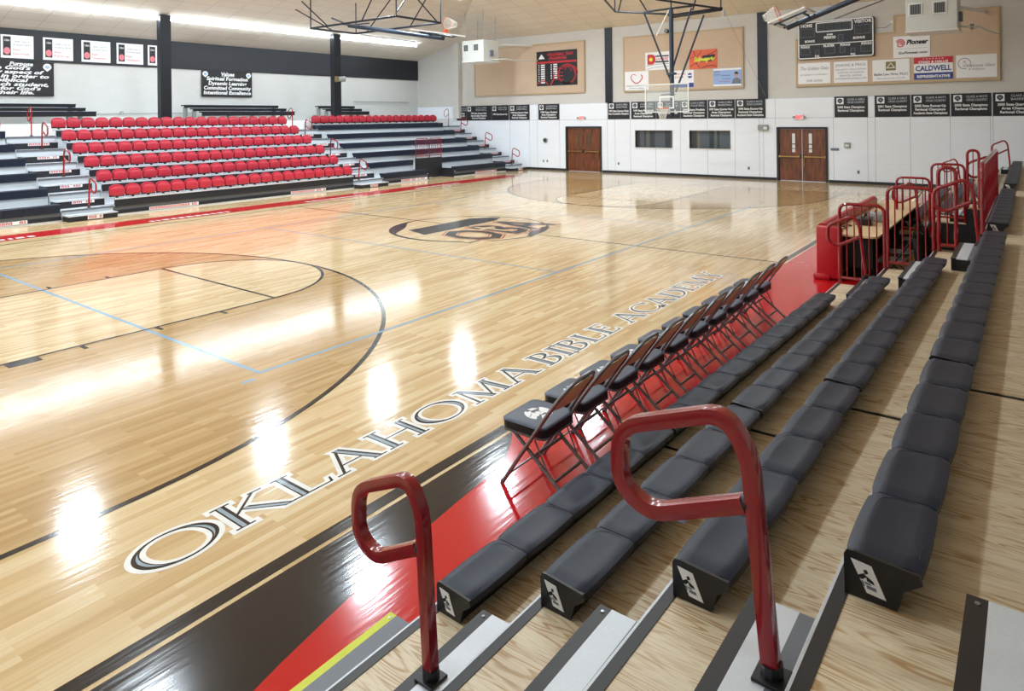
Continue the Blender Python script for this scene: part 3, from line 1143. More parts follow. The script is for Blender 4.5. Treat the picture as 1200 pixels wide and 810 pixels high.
def cushion(w, h, y0, y1, z0, name, material, crown):
    nx, nz = 8, 6
    m = MB()
    vs, fs = [], []
    def P(i, j, side):
        s, t = i / nx, j / nz
        x = (s - .5) * w * (1 - .05 * (t - .5) ** 2 * 4)
        top = h * (1 - .20 * abs(2 * s - 1) ** 2.6)
        z = z0 + .02 * abs(2 * s - 1) ** 3 + t * (top - .02 * abs(2 * s - 1) ** 3)
        b_ = (1 - abs(2 * s - 1) ** 4) * (1 - abs(2 * t - 1) ** 4)
        y = (y0 - crown * b_) if side == 0 else y1
        return (x, y, z)
    for side in (0, 1):
        for j in range(nz + 1):
            for i in range(nx + 1):
                vs.append(P(i, j, side))
    st_ = (nx + 1) * (nz + 1)
    for side in (0, 1):
        for j in range(nz):
            for i in range(nx):
                a = side * st_ + j * (nx + 1) + i
                fs.append((a, a + 1, a + nx + 2, a + nx + 1))
    loop = [i for i in range(nx + 1)] + [j * (nx + 1) + nx for j in range(1, nz + 1)] + [nz * (nx + 1) + i for i in range(nx - 1, -1, -1)] + [j * (nx + 1) for j in range(nz - 1, 0, -1)]
    for a, b_ in zip(loop, loop[1:] + loop[:1]):
        fs.append((a, b_, b_ + st_, a + st_))
    m.add(vs, fs)
    return m.build(name, material, ch, True, True)


cushion(.405, .27, -.07, -.02, .03, 'seat_pan', REDSEAT, .025)
cushion(.415, .345, .02, .06, .02, 'backrest', REDSEAT, .015)
MB().box(-.02, .02, -.06, .05, -.035, .06, .005).build('bracket', SLATE_BODY, ch, False, True)
MB().box(-.21, .21, -.01, .015, .0, .05).build('hinge_rail', SLATE_BODY, ch, False, True)
first = True


def place_chair(u, v, z, label, group):
    global first
    o = ch if first else copy_tree(ch)
    first = False
    o.location = (u, v, z)
    tag(o, label, 'chair', group)


for k in range(6):
    w = 9.14 / 20
    if k == 5:
        t = thing('nose_beam', 'black nose beam under the single row of red chairs above the benches', 'beam', (10.5, DV(5) + .4, DZ(5)))
        MB().box(6.36, 14.72, DV(5) + .33, DV(5) + .40, DZ(5) - .0, DZ(5) + .19, .006).build('beam', BLACKP, t)
        MB().box(6.36, 14.72, DV(5) + .32, DV(5) + .69, DZ(5) + .19, DZ(5) + .235, .004).build('top_channel', SILVER, t)
    for i in range(20):
        rowname = 'lowest row' if k == 0 else ('top row' if k == 5 else '%s row up' % ORD[k])
        place_chair(-4.366 + w * (i + .5), DV(k) + .10, DZ(k) + .25, 'folded red chair %s, %s, middle far section' % (('%s from the left' % ORD[i]) if i < 10 else ('%s from the right' % ORD[19 - i]), rowname), 'red chairs in the middle far section')
for i in range(18):
    place_chair(6.36 + .463 * (i + .5), DV(5) + .45, DZ(5) + .27, 'folded red chair %s in the single row above the black benches' % (('%s from the left' % ORD[i]) if i < 9 else ('%s from the right' % ORD[17 - i])), 'red chairs above the black benches')
place_chair(-6.0, DV(5) + .10, DZ(5) + .27, 'single folded red chair at the left edge of the photo, top row', 'red chairs at the left edge')

# ------------------------------------------------------------------ handrail loops
def loop_rail(u, v, z, label, flip=1, h=0.86, w=0.42, r=0.024, lean=0.07, group=None, cap=False, seg=10):
    """post with a rounded loop running downhill (+flip towards the court)"""
    t = thing('aisle_handrail', label, 'handrail', (u, v, z), 0, group)
    f = -flip
    pts = [(u, v, z + .02), (u, v + f * lean, z + h * .86), (u, v + f * (lean + .08), z + h), (u, v + f * (lean + w), z + h * .82), (u, v + f * (lean + w), z + h * .56),
           (u, v + f * (lean + w - .12), z + h * .48), (u, v + f * (lean * .7 + .035), z + h * .655)]
    MB().tube(round_corner(pts, .085, 6), r, seg, False, None, .75 if seg > 10 else 0).build('rail', REDT, t, True)
    MB().box(u - .05, u + .05, v - .05, v + .05, z, z + .012, .003).cyl((u, v, z), (u, v, z + .05), r * 1.35, 10).build('base_plate', SLATE_BODY, t)
    e = pts[-1]
    d = (Vector(pts[-1]) - Vector(pts[-2])).normalized()
    MB().cyl(Vector(e) - d * .002, Vector(e) + d * .012, r * 1.02, seg).build('end_cap', SLATE_BODY, t)
    return t


GR = 'red handrails in the far aisles'
for nm, u in (('left far aisle', -4.9), ('far aisle right of the red chairs', 5.15), ('far aisle at the end wall', 15.45)):
    for j, (v, z) in enumerate(((10.62, DZ(0)), (12.45, DZ(2)), (14.2, DZ(4)))):
        loop_rail(u, v, z, 'small red loop handrail, %s in the %s' % (('lowest', 'middle', 'upper')[j], nm), 1, .88, .46, .024, .05, GR, seg=6)
    loop_rail(u, 15.1, DZ(5), 'small red loop handrail at the top of the %s' % nm, -1, 1.0, .34, .02, .0, GR, seg=6)

# guard rails in the notch of the far right section
t = thing('black_front_box', 'black boxed front of the notch below two red guard rails', 'panel', (9.92, 10.6, 0))
MB().box(9.04, 10.8, 11.28, 11.33, .02, .95).build('panel', BLACKP, t)
MB().box(9.04, 9.09, 10.5, 11.28, .02, .42).box(10.75, 10.8, 10.5, 11.28, .02, .42).build('cheek', BLACKP, t)


def guard(u0, v0, u1, v1, z0, z1, nb, label, r=.02, group=None, arch=.12, foot=None, cat='guard rail', bottom=True, rb=.009, seg=8):
    """rectangular guard rail with rounded top corners and upright bars between (u0,v0) and (u1,v1)"""
    t = thing('guard_rail', label, cat, ((u0 + u1) / 2, (v0 + v1) / 2, z0), 0, group)
    P = lambda s, z: (u0 + (u1 - u0) * s, v0 + (v1 - v0) * s, z)
    MB().tube(round_corner([P(0, z0), P(0, z1), P(1, z1), P(1, z0)], arch, 5), r, seg).build('frame', REDT, t, True)
    zb = z0 + .09
    if bottom:
        MB().tube([P(0, zb), P(1, zb)], r * .85, seg).build('bottom_bar', REDT, t, True)
    for i in range(nb):
        s = (i + 1) / (nb + 1)
        MB().tube([P(s, zb), P(s, z1)], rb, 6).build('upright_bar', REDT, t, True)
    return t


guard(9.08, 11.3, 9.88, 11.3, .95, 1.85, 5, 'left one of two red guard rails on the notch of the far section', .018, 'guard rails of the far notch')
guard(9.98, 11.3, 10.76, 11.3, .95, 1.85, 5, 'right one of two red guard rails on the notch of the far section', .018, 'guard rails of the far notch')

# ------------------------------------------------------------------ columns, back benches, wall banners of the far side
for u, lab in ((-.1, 'tall black square column behind the left half of the red chairs'), (8.25, 'tall black square column with a small lamp, behind the far right section')):
    t = thing('column', lab, 'column', (u, 15.95, 2.76))
    MB().box(u - .21, u + .21, 15.8, 16.1, 2.76, 6.98 if u < 0 else 6.98, .01).build('shaft', BLACKM, t)
    MB().box(u - .24, u + .24, 15.79, 16.13, 2.76, 2.80).build('base_plate', BLACKM, t)
t = thing('wall_lamp', 'small bracket lamp with orange back on the right hand black column', 'lamp', (8.25, 15.75, 4.75))
MB().box(8.06, 8.2, 15.7, 15.8, 4.62, 4.9, .01).build('back_box', PRINTGOLD, t)
MB().cyl((8.2, 15.72, 4.76), (8.55, 15.66, 4.78), .12, 14, .14).build('lamp_head', GREYP, t, True)

for (ul, ur, nm, cab) in ((-9.0, -2.2, 'left', False), (1.95, 6.55, 'middle', True), (8.85, 11.2, 'right', True)):
    for j, (dv, z0, z1, off) in enumerate(((0, 3.01, 3.20, 0), (.30, 3.215, 3.34, -.25), (.62, 3.36, 3.49, -.47))):
        t = thing('portable_bench', 'low black portable bench on the %s of the rear landing, %s of its three' % (nm, ('lowest', 'middle', 'topmost')[j]), 'bench', ((ul + ur) / 2, 16.9 + dv, z0), 0, 'black portable benches on the rear landing')
        a, b_ = ul + off * (1 if cab else 0), ur + off
        MB().box(a, b_, 16.9 + dv, 17.2 + dv, z1 - .05, z1, .006).build('seat_board', SLATE, t)
        MB().box(a + .01, b_ - .01, 16.91 + dv, 16.95 + dv, z0, z1 - .05).build('front_panel', SLATE_BODY, t)
        if j == 0:
            q = a + .1
            while q < b_ - .1:
                MB().box(q, q + .06, 16.96, 17.16, 2.76, z1 - .05).build('leg', GREYP, t)
                q += 1.15
        else:
            for q in (a + .08, b_ - .2):
                MB().box(q, q + .12, 17.0 + dv, 17.16 + dv, 2.76, z0 + .02).build('leg', GREYP, t)
t = thing('pipe_conduit', 'thin horizontal pipe with a round box on the white wall left of the column', 'pipe', (.2, 18.55, 3.15))
MB().cyl((-1.6, 18.56, 3.12), (2.4, 18.56, 3.16), .014, 6).build('pipe', GREYP, t)
MB().cyl((.3 - .9, 18.58, 3.17), (.3 - .9, 18.5, 3.17), .06, 10).build('junction_box', GREYP, t)
t = thing('wall_rail', 'long thin rail on the white wall at the far right corner', 'rail', (13, 18.5, 3.76))
MB().cyl((11.5, 18.5, 3.77), (15.6, 18.5, 3.76), .02, 6).build('rail', GREYP, t)
for u in (11.6, 13.5, 15.5):
    MB().cyl((u, 18.5, 3.765), (u, 18.6, 3.765), .018, 6).build('bracket', GREYP, t)

AX, AY = (1, 0, 0), (0, 0, 1)
VW = VL - .055


def crest(mb, mb2, cx, cz, r, plane, q):
    """small shield-like crest; plane 'v' faces -y, plane 'u' faces -x"""
    pts = [(math.cos(a) * r, math.sin(a) * r * 1.0) for a in [math.radians(d) for d in range(-10, 191, 20)]]
    pts = pts + [(-r * .72, -r * .5), (0, -r * 1.15), (r * .72, -r * .5)]
    inner = [(x_ * .62, y_ * .5) for x_, y_ in pts]
    for mbx, pp, d in ((mb, pts, 0.0), (mb2, inner, .002)):
        if plane == 'v':
            mbx.prism([(cx + x_, cz + y_) for x_, y_ in pp], 'y', q - d - .002, q - d)
        else:
            mbx.prism([(cx - x_, cz + y_) for x_, y_ in pp], 'x', q - d - .002, q - d)


POST = [((-4.74, -3.71), 'State', 'Semi-Finals'), ((-3.40, -2.38), 'State', 'Runner-up'), ((-2.08, -1.02), 'State', 'Champions'), ((-.78, .27), 'State', 'Champions'), ((.46, 1.45), 'State', 'Champions')]
for i, ((a, b_), l3, l4) in enumerate(POST):
    t = thing('award_poster', 'white award poster on the black band, %s from the left edge of the photo' % ORD[i], 'poster', ((a + b_) / 2, VW, 5.6), 0, 'award posters on the black band')
    MB().box(a, b_, VW - .015, VW, 5.19, 6.04, .003).build('board', WHITE, t)
    MB().box(a + .07, a + .31, VW - .018, VW - .015, 5.28, 5.98).build('black_panel', PRINTK, t)
    m, m2 = MB(), MB()
    m2.prism([(a + .19 + .1 * math.cos(q * PI / 6), 5.45 + .13 * math.sin(q * PI / 6)) for q in range(12)], 'y', VW - .021, VW - .018)
    m2.build('round_seal', PINK, t)
    m = put_text(MB(), 'OBA', .11, (a + .19, VW - .019, 5.80), AX, AY, .17)
    m.build('panel_lettering', WHITE, t)
    m = put_text(MB(), '2009 Class A', .085, (a + .66, VW - .016, 5.78), AX, AY, .5)
    put_text(m, 'Academic Bowl', .085, (a + .66, VW - .016, 5.66), AX, AY, .56)
    m.build('grey_lettering', PRINTG, t)
    m = put_text(MB(), l3, .12, (a + .36, VW - .016, 5.47), AX, AY, None, 0, 0, 'LEFT')
    put_text(m, l4, .12, (a + .36, VW - .016, 5.32), AX, AY, None, 0, 0, 'LEFT')
    m.build('red_lettering', PRINTR, t)

t = thing('purpose_banner', 'black banner headed Purpose with white slanted text at the left edge', 'banner', (-5.0, VW, 4.4))
MB().box(-7.4, -3.05, VW - .02, VW, 3.80, 5.08, .003).build('cloth', PRINTK, t)
m = MB()
PL = ['Purpose', 'To integrate God\'s', 'truth into every aspect of', 'student learning in order to', 'present a biblical', 'worldview to each student,', 'and help them for God\'s', 'purpose for their life.']
for i, l in enumerate(PL):
    put_text(m, l, .185, (-5.15 if i else -4.12, VW - .022, 4.93 - i * .152), AX, AY, {0: .75, 1: 2.6, 2: 3.45, 3: 3.85, 4: 2.5, 5: 3.8, 6: 3.3, 7: 2.9}[i], .25, .006)
m.box(-4.50, -3.74, VW - .024, VW - .022, 4.905, 4.915)
m.build('lettering', WHITE, t)
m, m2 = MB(), MB()
crest(m, m2, -3.27, 4.9, .14, 'v', VW - .02)
m.build('crest', WHITE, t)
m2.build('crest_mark', PRINTLB, t)
t = thing('values_banner', 'black banner headed Values with four white lines, right of the column', 'banner', (4.05, VW, 4.5))
MB().box(2.80, 5.31, VW - .02, VW, 3.90, 5.09, .003).build('cloth', PRINTK, t)
m = MB()
for i, (l, w) in enumerate((('Values', .66), ('Spiritual Formation', 2.05), ('Dynamic Learning', 1.9), ('Committed Community', 2.35), ('Intentional Excellence', 2.35))):
    put_text(m, l, .23, (4.06, VW - .022, 4.87 - i * .215), AX, AY, w, .12, .008)
m.box(3.73, 4.4, VW - .024, VW - .022, 4.835, 4.845)
m.build('lettering', WHITE, t)
m, m2 = MB(), MB()
crest(m, m2, 2.98, 4.92, .13, 'v', VW - .02)
crest(m, m2, 5.13, 4.92, .13, 'v', VW - .02)
m.build('crest', WHITE, t)
m2.build('crest_mark', PRINTLB, t)

# ------------------------------------------------------------------ near telescopic bleachers (plywood decks)
BV = [(-8.89, -9.04), (-9.54, -9.67), (-10.18, -10.27), (-10.805, -10.83), (-11.46, -11.46), (-12.12, -12.12), (-12.78, -12.78)]
BZ = [.28, .58, .89, 1.16, 1.47, 1.78, 2.09]


def nv(k, u):
    a, b_ = BV[k]
    t = min(max((u + 10.73) / 7.1, -.4), 1.0)
    return a + (b_ - a) * t


def deck_piece(k, u0, u1, parent):
    m = MB()
    us = [u0] + [x_ for x_ in (-3.63,) if u0 < x_ < u1] + [u1]
    top = [(x_, nv(k, x_)) for x_ in us] + [(x_, (nv(k + 1, x_) - .06)) for x_ in reversed(us)]
    m.prism(top, 'z', BZ[k] - .03, BZ[k])
    m.build('deck', PLY, parent)
    m = MB()
    m.prism([(x_, nv(k, x_) + .045) for x_ in us] + [(x_, nv(k, x_) + .0) for x_ in reversed(us)], 'z', BZ[k] - .05, BZ[k] + .003)
    m.build('nose_strip', SLATE_BODY, parent)
    m = MB()
    m.prism([(x_, nv(k, x_) + .055) for x_ in us] + [(x_, nv(k, x_) + .045) for x_ in reversed(us)], 'z', BZ[k] - .05, BZ[k] + .004)
    m.build('nose_edge', SILVER, parent)
    zb = BZ[k - 1] if k else 0.0
    m = MB()
    m.prism([(x_, nv(k, x_) + .03) for x_ in us] + [(x_, nv(k, x_) + .01) for x_ in reversed(us)], 'z', zb, BZ[k] - .05)
    m.build('riser', SLATE_BODY if k else BLACKP, parent)


nb = thing('telescopic_bleacher', 'near bleachers with light plywood decks, carrying the slate benches', 'bleacher', (-8, -10, 0))
for k in range(6):
    deck_piece(k, -14.2, -8.475, nb)
    deck_piece(k, -8.425, -2.32, nb)
for k in range(6):
    MB().box(-8.475, -8.425, nv(k + 1, -8.45) - .05, nv(k, -8.45), BZ[k] - .045, BZ[k] - .006).build('gap_shade_strip', CLOTH, nb)  # black strip put under the deck gap to stand for its shade
for k in range(3):
    # open end of the decks towards the notch
    MB().prism([(nv(k, -2.3) + .03, 0.02), (nv(3, -2.3), 0.02), (nv(3, -2.3), BZ[k] - .03), (nv(k, -2.3) + .03, BZ[k] - .03)], 'x', -2.345 + k * .004, -2.325 + k * .004).build('end_panel', SLATE_BODY, nb)
nm_ = thing('telescopic_bleacher', 'middle part of the near bleachers set back behind the long red guard rail', 'bleacher', (.3, -11, 0))
for k in (3, 4, 5):
    deck_piece(k, -2.29, 3.0, nm_)
MB().box(-2.29, 3.0, -10.83, -10.80, .02, BZ[3] - .06).build('black_front_panel', SLATE_BODY, nm_)
nf = thing('telescopic_bleacher', 'end part of the near bleachers beyond the scorer table, plywood decks', 'bleacher', (8, -10, 0))
for k in range(6):
    deck_piece(k, 3.03, 14.6, nf)
for k in range(3):
    MB().prism([(nv(k, 3) + .03, 0.02), (nv(3, 3), 0.02), (nv(3, 3), BZ[k] - .03), (nv(k, 3) + .03, BZ[k] - .03)], 'x', 3.01 + k * .003, 3.028 + k * .003).build('end_panel', SLATE_BODY, nf)


def seat_top(L, W=.215):
    """one moulded seat module: scalloped long edges, rounded rim, dished top, rolled front"""
    nx, ny = 12, 8
    vs, fs = [], []
    for j in range(ny + 1):
        t = j / ny
        for i in range(nx + 1):
            s = i / nx
            bl = math.sin(PI * min(max(s, 0), 1)) ** .45 if 0 < s < 1 else 0
            x_ = .0025 + s * (L - .005)
            front, rear = .004 + .010 * bl, -W - .014 * bl
            y_ = front + (rear - front) * t
            z_ = .150 + .004 * bl
            z_ -= .018 * max(0, 1 - t / .14) ** 2            # rolled front edge
            z_ -= .007 * math.sin(PI * s) * math.sin(PI * min(1, max(0, (t - .12) / .86)))
            z_ -= .010 * max(0, (t - .9) / .1) ** 2
            edge = min(s, 1 - s)
            z_ -= .008 * max(0, 1 - edge / .04)
            vs.append((x_, y_, z_))
    n1 = len(vs)
    for j in range(ny):
        for i in range(nx):
            a = j * (nx + 1) + i
            fs.append((a, a + 1, a + nx + 2, a + nx + 1))
    loop = [i for i in range(nx + 1)] + [j * (nx + 1) + nx for j in range(1, ny + 1)] + [ny * (nx + 1) + i for i in range(nx - 1, -1, -1)] + [j * (nx + 1) for j in range(ny - 1, 0, -1)]
    low = []
    for q in loop:
        v_ = vs[q]
        low.append(len(vs))
        yy = v_[1]
        vs.append((v_[0], yy - (.004 if yy > -.05 else -.006), .150 - .048))
    for a in range(len(loop)):
        b_ = (a + 1) % len(loop)
        fs.append((loop[a], loop[b_], low[b_], low[a]))
    fs.append(tuple(low))
    return vs, fs


def rim_line(L, W=.215):
    """thin raised welt in a rounded U near the rear of the module"""
    pts = []
    x0, x1, yr = .018, L - .018, -W + .004
    c = .075
    pts += [(x0 + (c * .3), -.03)]
    raw = [(x1 - .02, -.02), (x1, -.10), (x1 - .012, yr + c * .2), (x1 - c, yr)]
    path = [(x0, -.035), (x0 + .2 * L, -.03)]
    out = [Vector((x1 - .26 * L, -.028, .1515)), Vector((x1 - .04, -.035, .1515)), Vector((x1 - .004, -.09, .150)), Vector((x1 - .012, yr + .05, .1495)), Vector((x1 - .06, yr + .012, .149)), Vector((x0 + .1 * L, yr + .006, .149))]
    return out


proto_bench_cache = {}


def near_bench(k, u0, u1, n1, gap, n2, label, group, plate=True):
    """row of seat modules: n1 modules, a gap, n2 modules, between u0 and u1"""
    v0, v1 = nv(k, u0), nv(k, u1)
    ang = math.atan2(v1 - v0, u1 - u0)
    Lt = math.hypot(v1 - v0, u1 - u0)
    t = thing('bleacher_bench', label, 'bench', (u0, v0, BZ[k] + .004), ang, group)
    L1 = .457 * n1
    L2 = (Lt - L1 - gap) / n2 if n2 else 0
    runs = [(0, n1, .457)] + ([(L1 + gap, n2, L2)] if n2 else [])
    if n1 == 0:
        runs = runs[1:]
    for (x0, n, L) in runs:
        vs, fs = seat_top(L)
        me_key = round(L, 4)
        for i in range(n):
            if me_key not in proto_bench_cache:
                o = MB().add(vs, fs).tube(round_corner(rim_line(L), .04, 4), .0014, 4).build('seat_module', SLATE, t, True, True)
                proto_bench_cache[me_key] = o.data
            else:
                o = bpy.data.objects.new('seat_module', proto_bench_cache[me_key])
                COL.objects.link(o)
                o.parent = t
            o.location = (x0 + i * L, 0, 0)
        prof = [(.0, .0), (.0, .125), (-.012, .135), (-.19, .128), (-.195, .105), (-.155, .07), (-.145, .0)]
        MB().prism(prof, 'x', x0 + .004, x0 + n * L - .004).build('bench_body', SLATE_BODY, t, False, True)
        capp = [(.008, .0), (.010, .13), (.0, .148), (-.02, .15), (-.215, .138), (-.222, .11), (-.17, .07), (-.15, .0)]
        if plate or x0 > 0:
            ec = MB().prism(capp, 'x', x0 - .012, x0 + .002).build('end_cap', SLATE_BODY, t, False, True)
        if plate and x0 == 0:
            pl = MB().prism([(-.012, .124), (-.075, .118), (-.118, .022), (-.060, .026)], 'x', x0 - .0145, x0 - .012).build('emblem_plate', WHITE, ec, False, True)
            m, m2 = MB(), MB()
            xx = x0 - .016
            for poly in ([(-.030, .075), (-.052, .088), (-.060, .078), (-.046, .066)], [(-.050, .098), (-.060, .102), (-.066, .092), (-.056, .086)],
                         [(-.058, .082), (-.080, .070), (-.084, .060), (-.062, .066)]):
                m.prism(poly, 'x', xx, xx + .0014)
            m.build('emblem_figure', PRINTK, ec, False, True)
            for poly in ([(-.044, .062), (-.050, .062), (-.056, .046), (-.050, .046)], [(-.054, .062), (-.072, .060), (-.074, .054), (-.056, .056)], [(-.060, .052), (-.088, .050), (-.091, .040), (-.062, .042)]):
                m2.prism(poly, 'x', xx, xx + .0014)
            m2.build('emblem_marks', PRINTG, ec, False, True)
    return t


GB = 'slate benches of the near bleachers'
for k in range(4):
    near_bench(k, -10.73, -3.62 if k < 3 else -2.9, 5, .03, 11 if k < 3 else 12, 'long slate bench on plywood, %s of the four near rows counted from the court' % ORD[k], GB)
near_bench(3, -2.12, 3.0, 0, 0, 11, 'slate bench on the top deck behind the long red guard rail', 'slate benches beyond the aisle')
for k in range(4):
    near_bench(k, 3.95 if k == 0 else 4.1, 12.0, 0, 0, 17, 'slate bench near the end wall beyond the scorer table, row %s from the court' % ORD[k], 'slate benches near the end wall')


def near_steps(u0, u1, ks, parent):
    for k in ks:
        um = (u0 + u1) / 2
        if k == 0:
            f, r, z, zb = nv(0, um) + .31, nv(0, um) + .045, .14, 0
        else:
            f, r, z, zb = nv(k, um) + .315, nv(k, um) + .06, BZ[k - 1] + .15, BZ[k - 1]
        s = MB().box(u0, u1, r, f - .004, zb + .002, z - .012, .003).build('step_box', SLATE_BODY, parent)
        w = f - r
        if k == 0:
            bands = [(0, .17, YELLOW), (.17, .80, SILVER_D), (.80, 1, SILVER)]
        else:
            bands = [(0, .22, SLATE_BODY), (.22, .66, SILVER), (.66, .86, SILVER_D), (.86, 1, SILVER)]
        for a, b_, mm in bands:
            MB().box(u0 - .004, u1 + .004, f - w * b_, f - w * a, z - .012, z, .0).build('tread_strip', mm, s)
        for uu in (u0 + .03, u1 - .03):
            MB().cyl((uu, f - .03, z), (uu, f - .03, z + .003), .008, 8).build('screw', STEEL, s)


near_steps(-13.4, -10.76, range(0, 5), nb)
near_steps(-3.55, -2.34, range(1, 4), nb)
near_steps(3.05, 3.9, range(1, 4), nf)
near_steps(12.3, 13.4, range(1, 4), nf)

# the two big handrails in the foreground
loop_rail(-11.2, -9.285, .43, 'red loop handrail at the bottom centre, lower of the two foreground rails', -1, .81, .41, .0265, .04, 'foreground handrails', seg=16)
loop_rail(-11.1, -10.66, 1.04, 'large red loop handrail in the right foreground, higher up the steps', -1, .79, .46, .0265, .06, 'foreground handrails', seg=16)
t = [o for o in bpy.data.objects if o.get('label', '').startswith('large red loop')][0]
MB().box(-11.06, -11.02, -10.36, -10.30, 1.395, 1.415).build('blue_sticker', PRINTLB, t)
GQ = 'handrails around the scorer table notch'
loop_rail(-2.45, -9.40, .43, 'red loop handrail in front of the scorer table, lower side', -1, .88, .42, .024, .08, GQ)
loop_rail(-2.45, -10.74, 1.04, 'red loop handrail at the long guard rail, upper side', -1, .86, .44, .024, .06, GQ)
loop_rail(3.4, -9.40, .43, 'red loop handrail beyond the scorer table, lower side', -1, .88, .42, .024, .08, GQ)
loop_rail(3.4, -10.74, 1.04, 'red loop handrail at the far end of the long guard rail', -1, .86, .44, .024, .06, GQ)
loop_rail(12.9, -9.45, .43, 'small distant red loop handrail near the end wall, lower', -1, .86, .42, .024, .08, GQ)
loop_rail(12.9, -10.74, 1.04, 'distant red loop handrail at the end wall, above the long guard rail', -1, .86, .40, .024, .06, GQ)
GG = 'guard rails around the scorer table notch'
guard(-2.31, -9.03, -2.31, -9.62, .282, 1.46, 5, 'red barred guard rail closest to the red padded table, first deck', .024, GG)
guard(-2.31, -9.66, -2.31, -10.22, .582, 1.74, 5, 'red barred guard rail behind the first one, second deck', .024, GG)
guard(-2.31, -10.28, -2.31, -10.48, .892, 2.04, 1, 'narrow red hoop guard beside the near end of the long guard rail', .026, GG, .1)
guard(3.01, -9.03, 3.01, -9.62, .282, 1.44, 4, 'red barred guard rail beyond the table, lowest of the far three', .024, GG)
guard(3.01, -9.66, 3.01, -10.22, .582, 1.74, 4, 'red barred guard rail beyond the table, middle of the far three', .024, GG)
guard(3.01, -10.27, 3.01, -10.46, .892, 2.03, 1, 'narrow tall red hoop guard at the far end of the notch', .026, GG, .1)
guard(-2.25, -10.775, 2.0, -10.775, 1.165, 2.09, 11, 'long red guard rail with many bars running away along the top deck', .03, GG, .12, rb=.011)

# ------------------------------------------------------------------ folding sideline chairs
fc = thing('folding_chair', 'x', 'chair', (0, 0, 0))


def U(pts, r=.0125, seg=8, rad=.05):
    return MB().tube(round_corner(pts, rad, 5), r, seg)


# long tube: front feet up to the arched back
U([(-.225, .20, 0), (-.212, -.22, .62), (-.20, -.355, .80), (-.12, -.42, .89), (.12, -.42, .89), (.20, -.355, .80), (.212, -.22, .62), (.225, .20, 0)], .0155, 8, .10).build('back_frame', CHAIRM, fc, True, True)
for s in (-1, 1):
    MB().tube([(s * .195, .11, .42), (s * .195, -.42, 0)], .0145, 8).build('leg', CHAIRM, fc, True, True)
for z in (.13, .27):
    y = .11 - .53 * (1 - z / .42)
    MB().tube([(-.195, y, z), (.195, y, z)], .012, 8).build('crossbar', CHAIRM, fc, True, True)
MB().tube([(-.22, .125, .10), (.22, .125, .10)], .008, 6).build('front_crossbar', CHAIRM, fc, True, True)
for s in (-1, 1):
    MB().tube([(s * .205, -.10, .40), (s * .196, -.22, .16)], .006, 6).build('brace', CHAIRM, fc, True, True)


def sq_round(w, d, r, n=5):
    pts = []
    for cx, cy, a in ((w - r, d - r, 0), (-w + r, d - r, 90), (-w + r, -d + r, 180), (w - r, -d + r, 270)):
        for i in range(n + 1):
            q = math.radians(a + 90 * i / n)
            pts.append((cx + r * math.cos(q), cy + r * math.sin(q)))
    return pts


m = MB()
rings = [(.002, .484), (.007, .486), (.007, .492), (0.0, .499), (-.014, .503)]
allv, n = [], None
for off, z in rings:
    p = sq_round(.215 + off, .195 + off, .06)
    n = len(p)
    allv += [(x_, y_ + .01, z) for x_, y_ in p]
fs = [tuple(range(n - 1, -1, -1))] + [(a * n + i, a * n + (i + 1) % n, (a + 1) * n + (i + 1) % n, (a + 1) * n + i) for a in range(len(rings) - 1) for i in range(n)] + [tuple((len(rings) - 1) * n + i for i in range(n))]
m.add(allv, fs)
cush = m.build('seat_cushion', VINYL, fc, True, True)
MB().prism([(x_, y_ + .01) for x_, y_ in sq_round(.219, .199, .06)], 'z', .432, .485).build('cushion_side', SLATE_BODY, fc, False, True)
MB().prism([(x_, y_ + .01) for x_, y_ in sq_round(.222, .202, .06)], 'z', .415, .431).build('seat_pan', CHAIRM, fc, False, True)


def seat_emblem():
    w = MB()
    z = .5035
    k = 0

    def P_(pts):
        nonlocal k
        k += 1
        w.add([(x_ * .95, y_ * .95 + .01, z + k * .00003) for x_, y_ in pts], [tuple(range(len(pts)))])
    R_ = .115
    # white ball with dark cuts
    P_([(R_ * math.cos(math.radians(a)), R_ * math.sin(math.radians(a))) for a in range(112, 215, 8)] + [(-.03, -.01), (-.02, .03)])
    P_([(R_ * math.cos(math.radians(a)), R_ * math.sin(math.radians(a))) for a in range(-62, 40, 8)] + [(.045, .02), (.035, -.02)])
    P_([(-.07, -.085), (-.01, -.11), (.03, -.105), (.02, -.06), (-.02, -.045)])
    P_([(.0, .07), (.07, .05), (.05, .095), (.0, .112)])
    P_([(-.052, .055), (-.012, .062), (-.012, .078), (-.045, .078)])
    o = w.build('seat_emblem', WHITE, cush, False, True)
    d = MB()
    for a, b_ in (((-.10, .02), (-.04, .045)), ((.055, -.05), (.10, -.02)), ((-.09, -.05), (-.05, -.02))):
        strip2d([(a[0], a[1]), (b_[0], b_[1])], .006, z + .0004, d)
    d.build('emblem_cut', VINYL, cush, False, True)
    tmb = MB()
    put_text(tmb, 'OBA', .075, (0, -.018, z + .0006), (1, 0, 0), (0, 1, 0), .15, 0, .006, 'CENTER', 0)
    tmb.build('emblem_lettering', WHITE, cush, False, True)


seat_emblem()
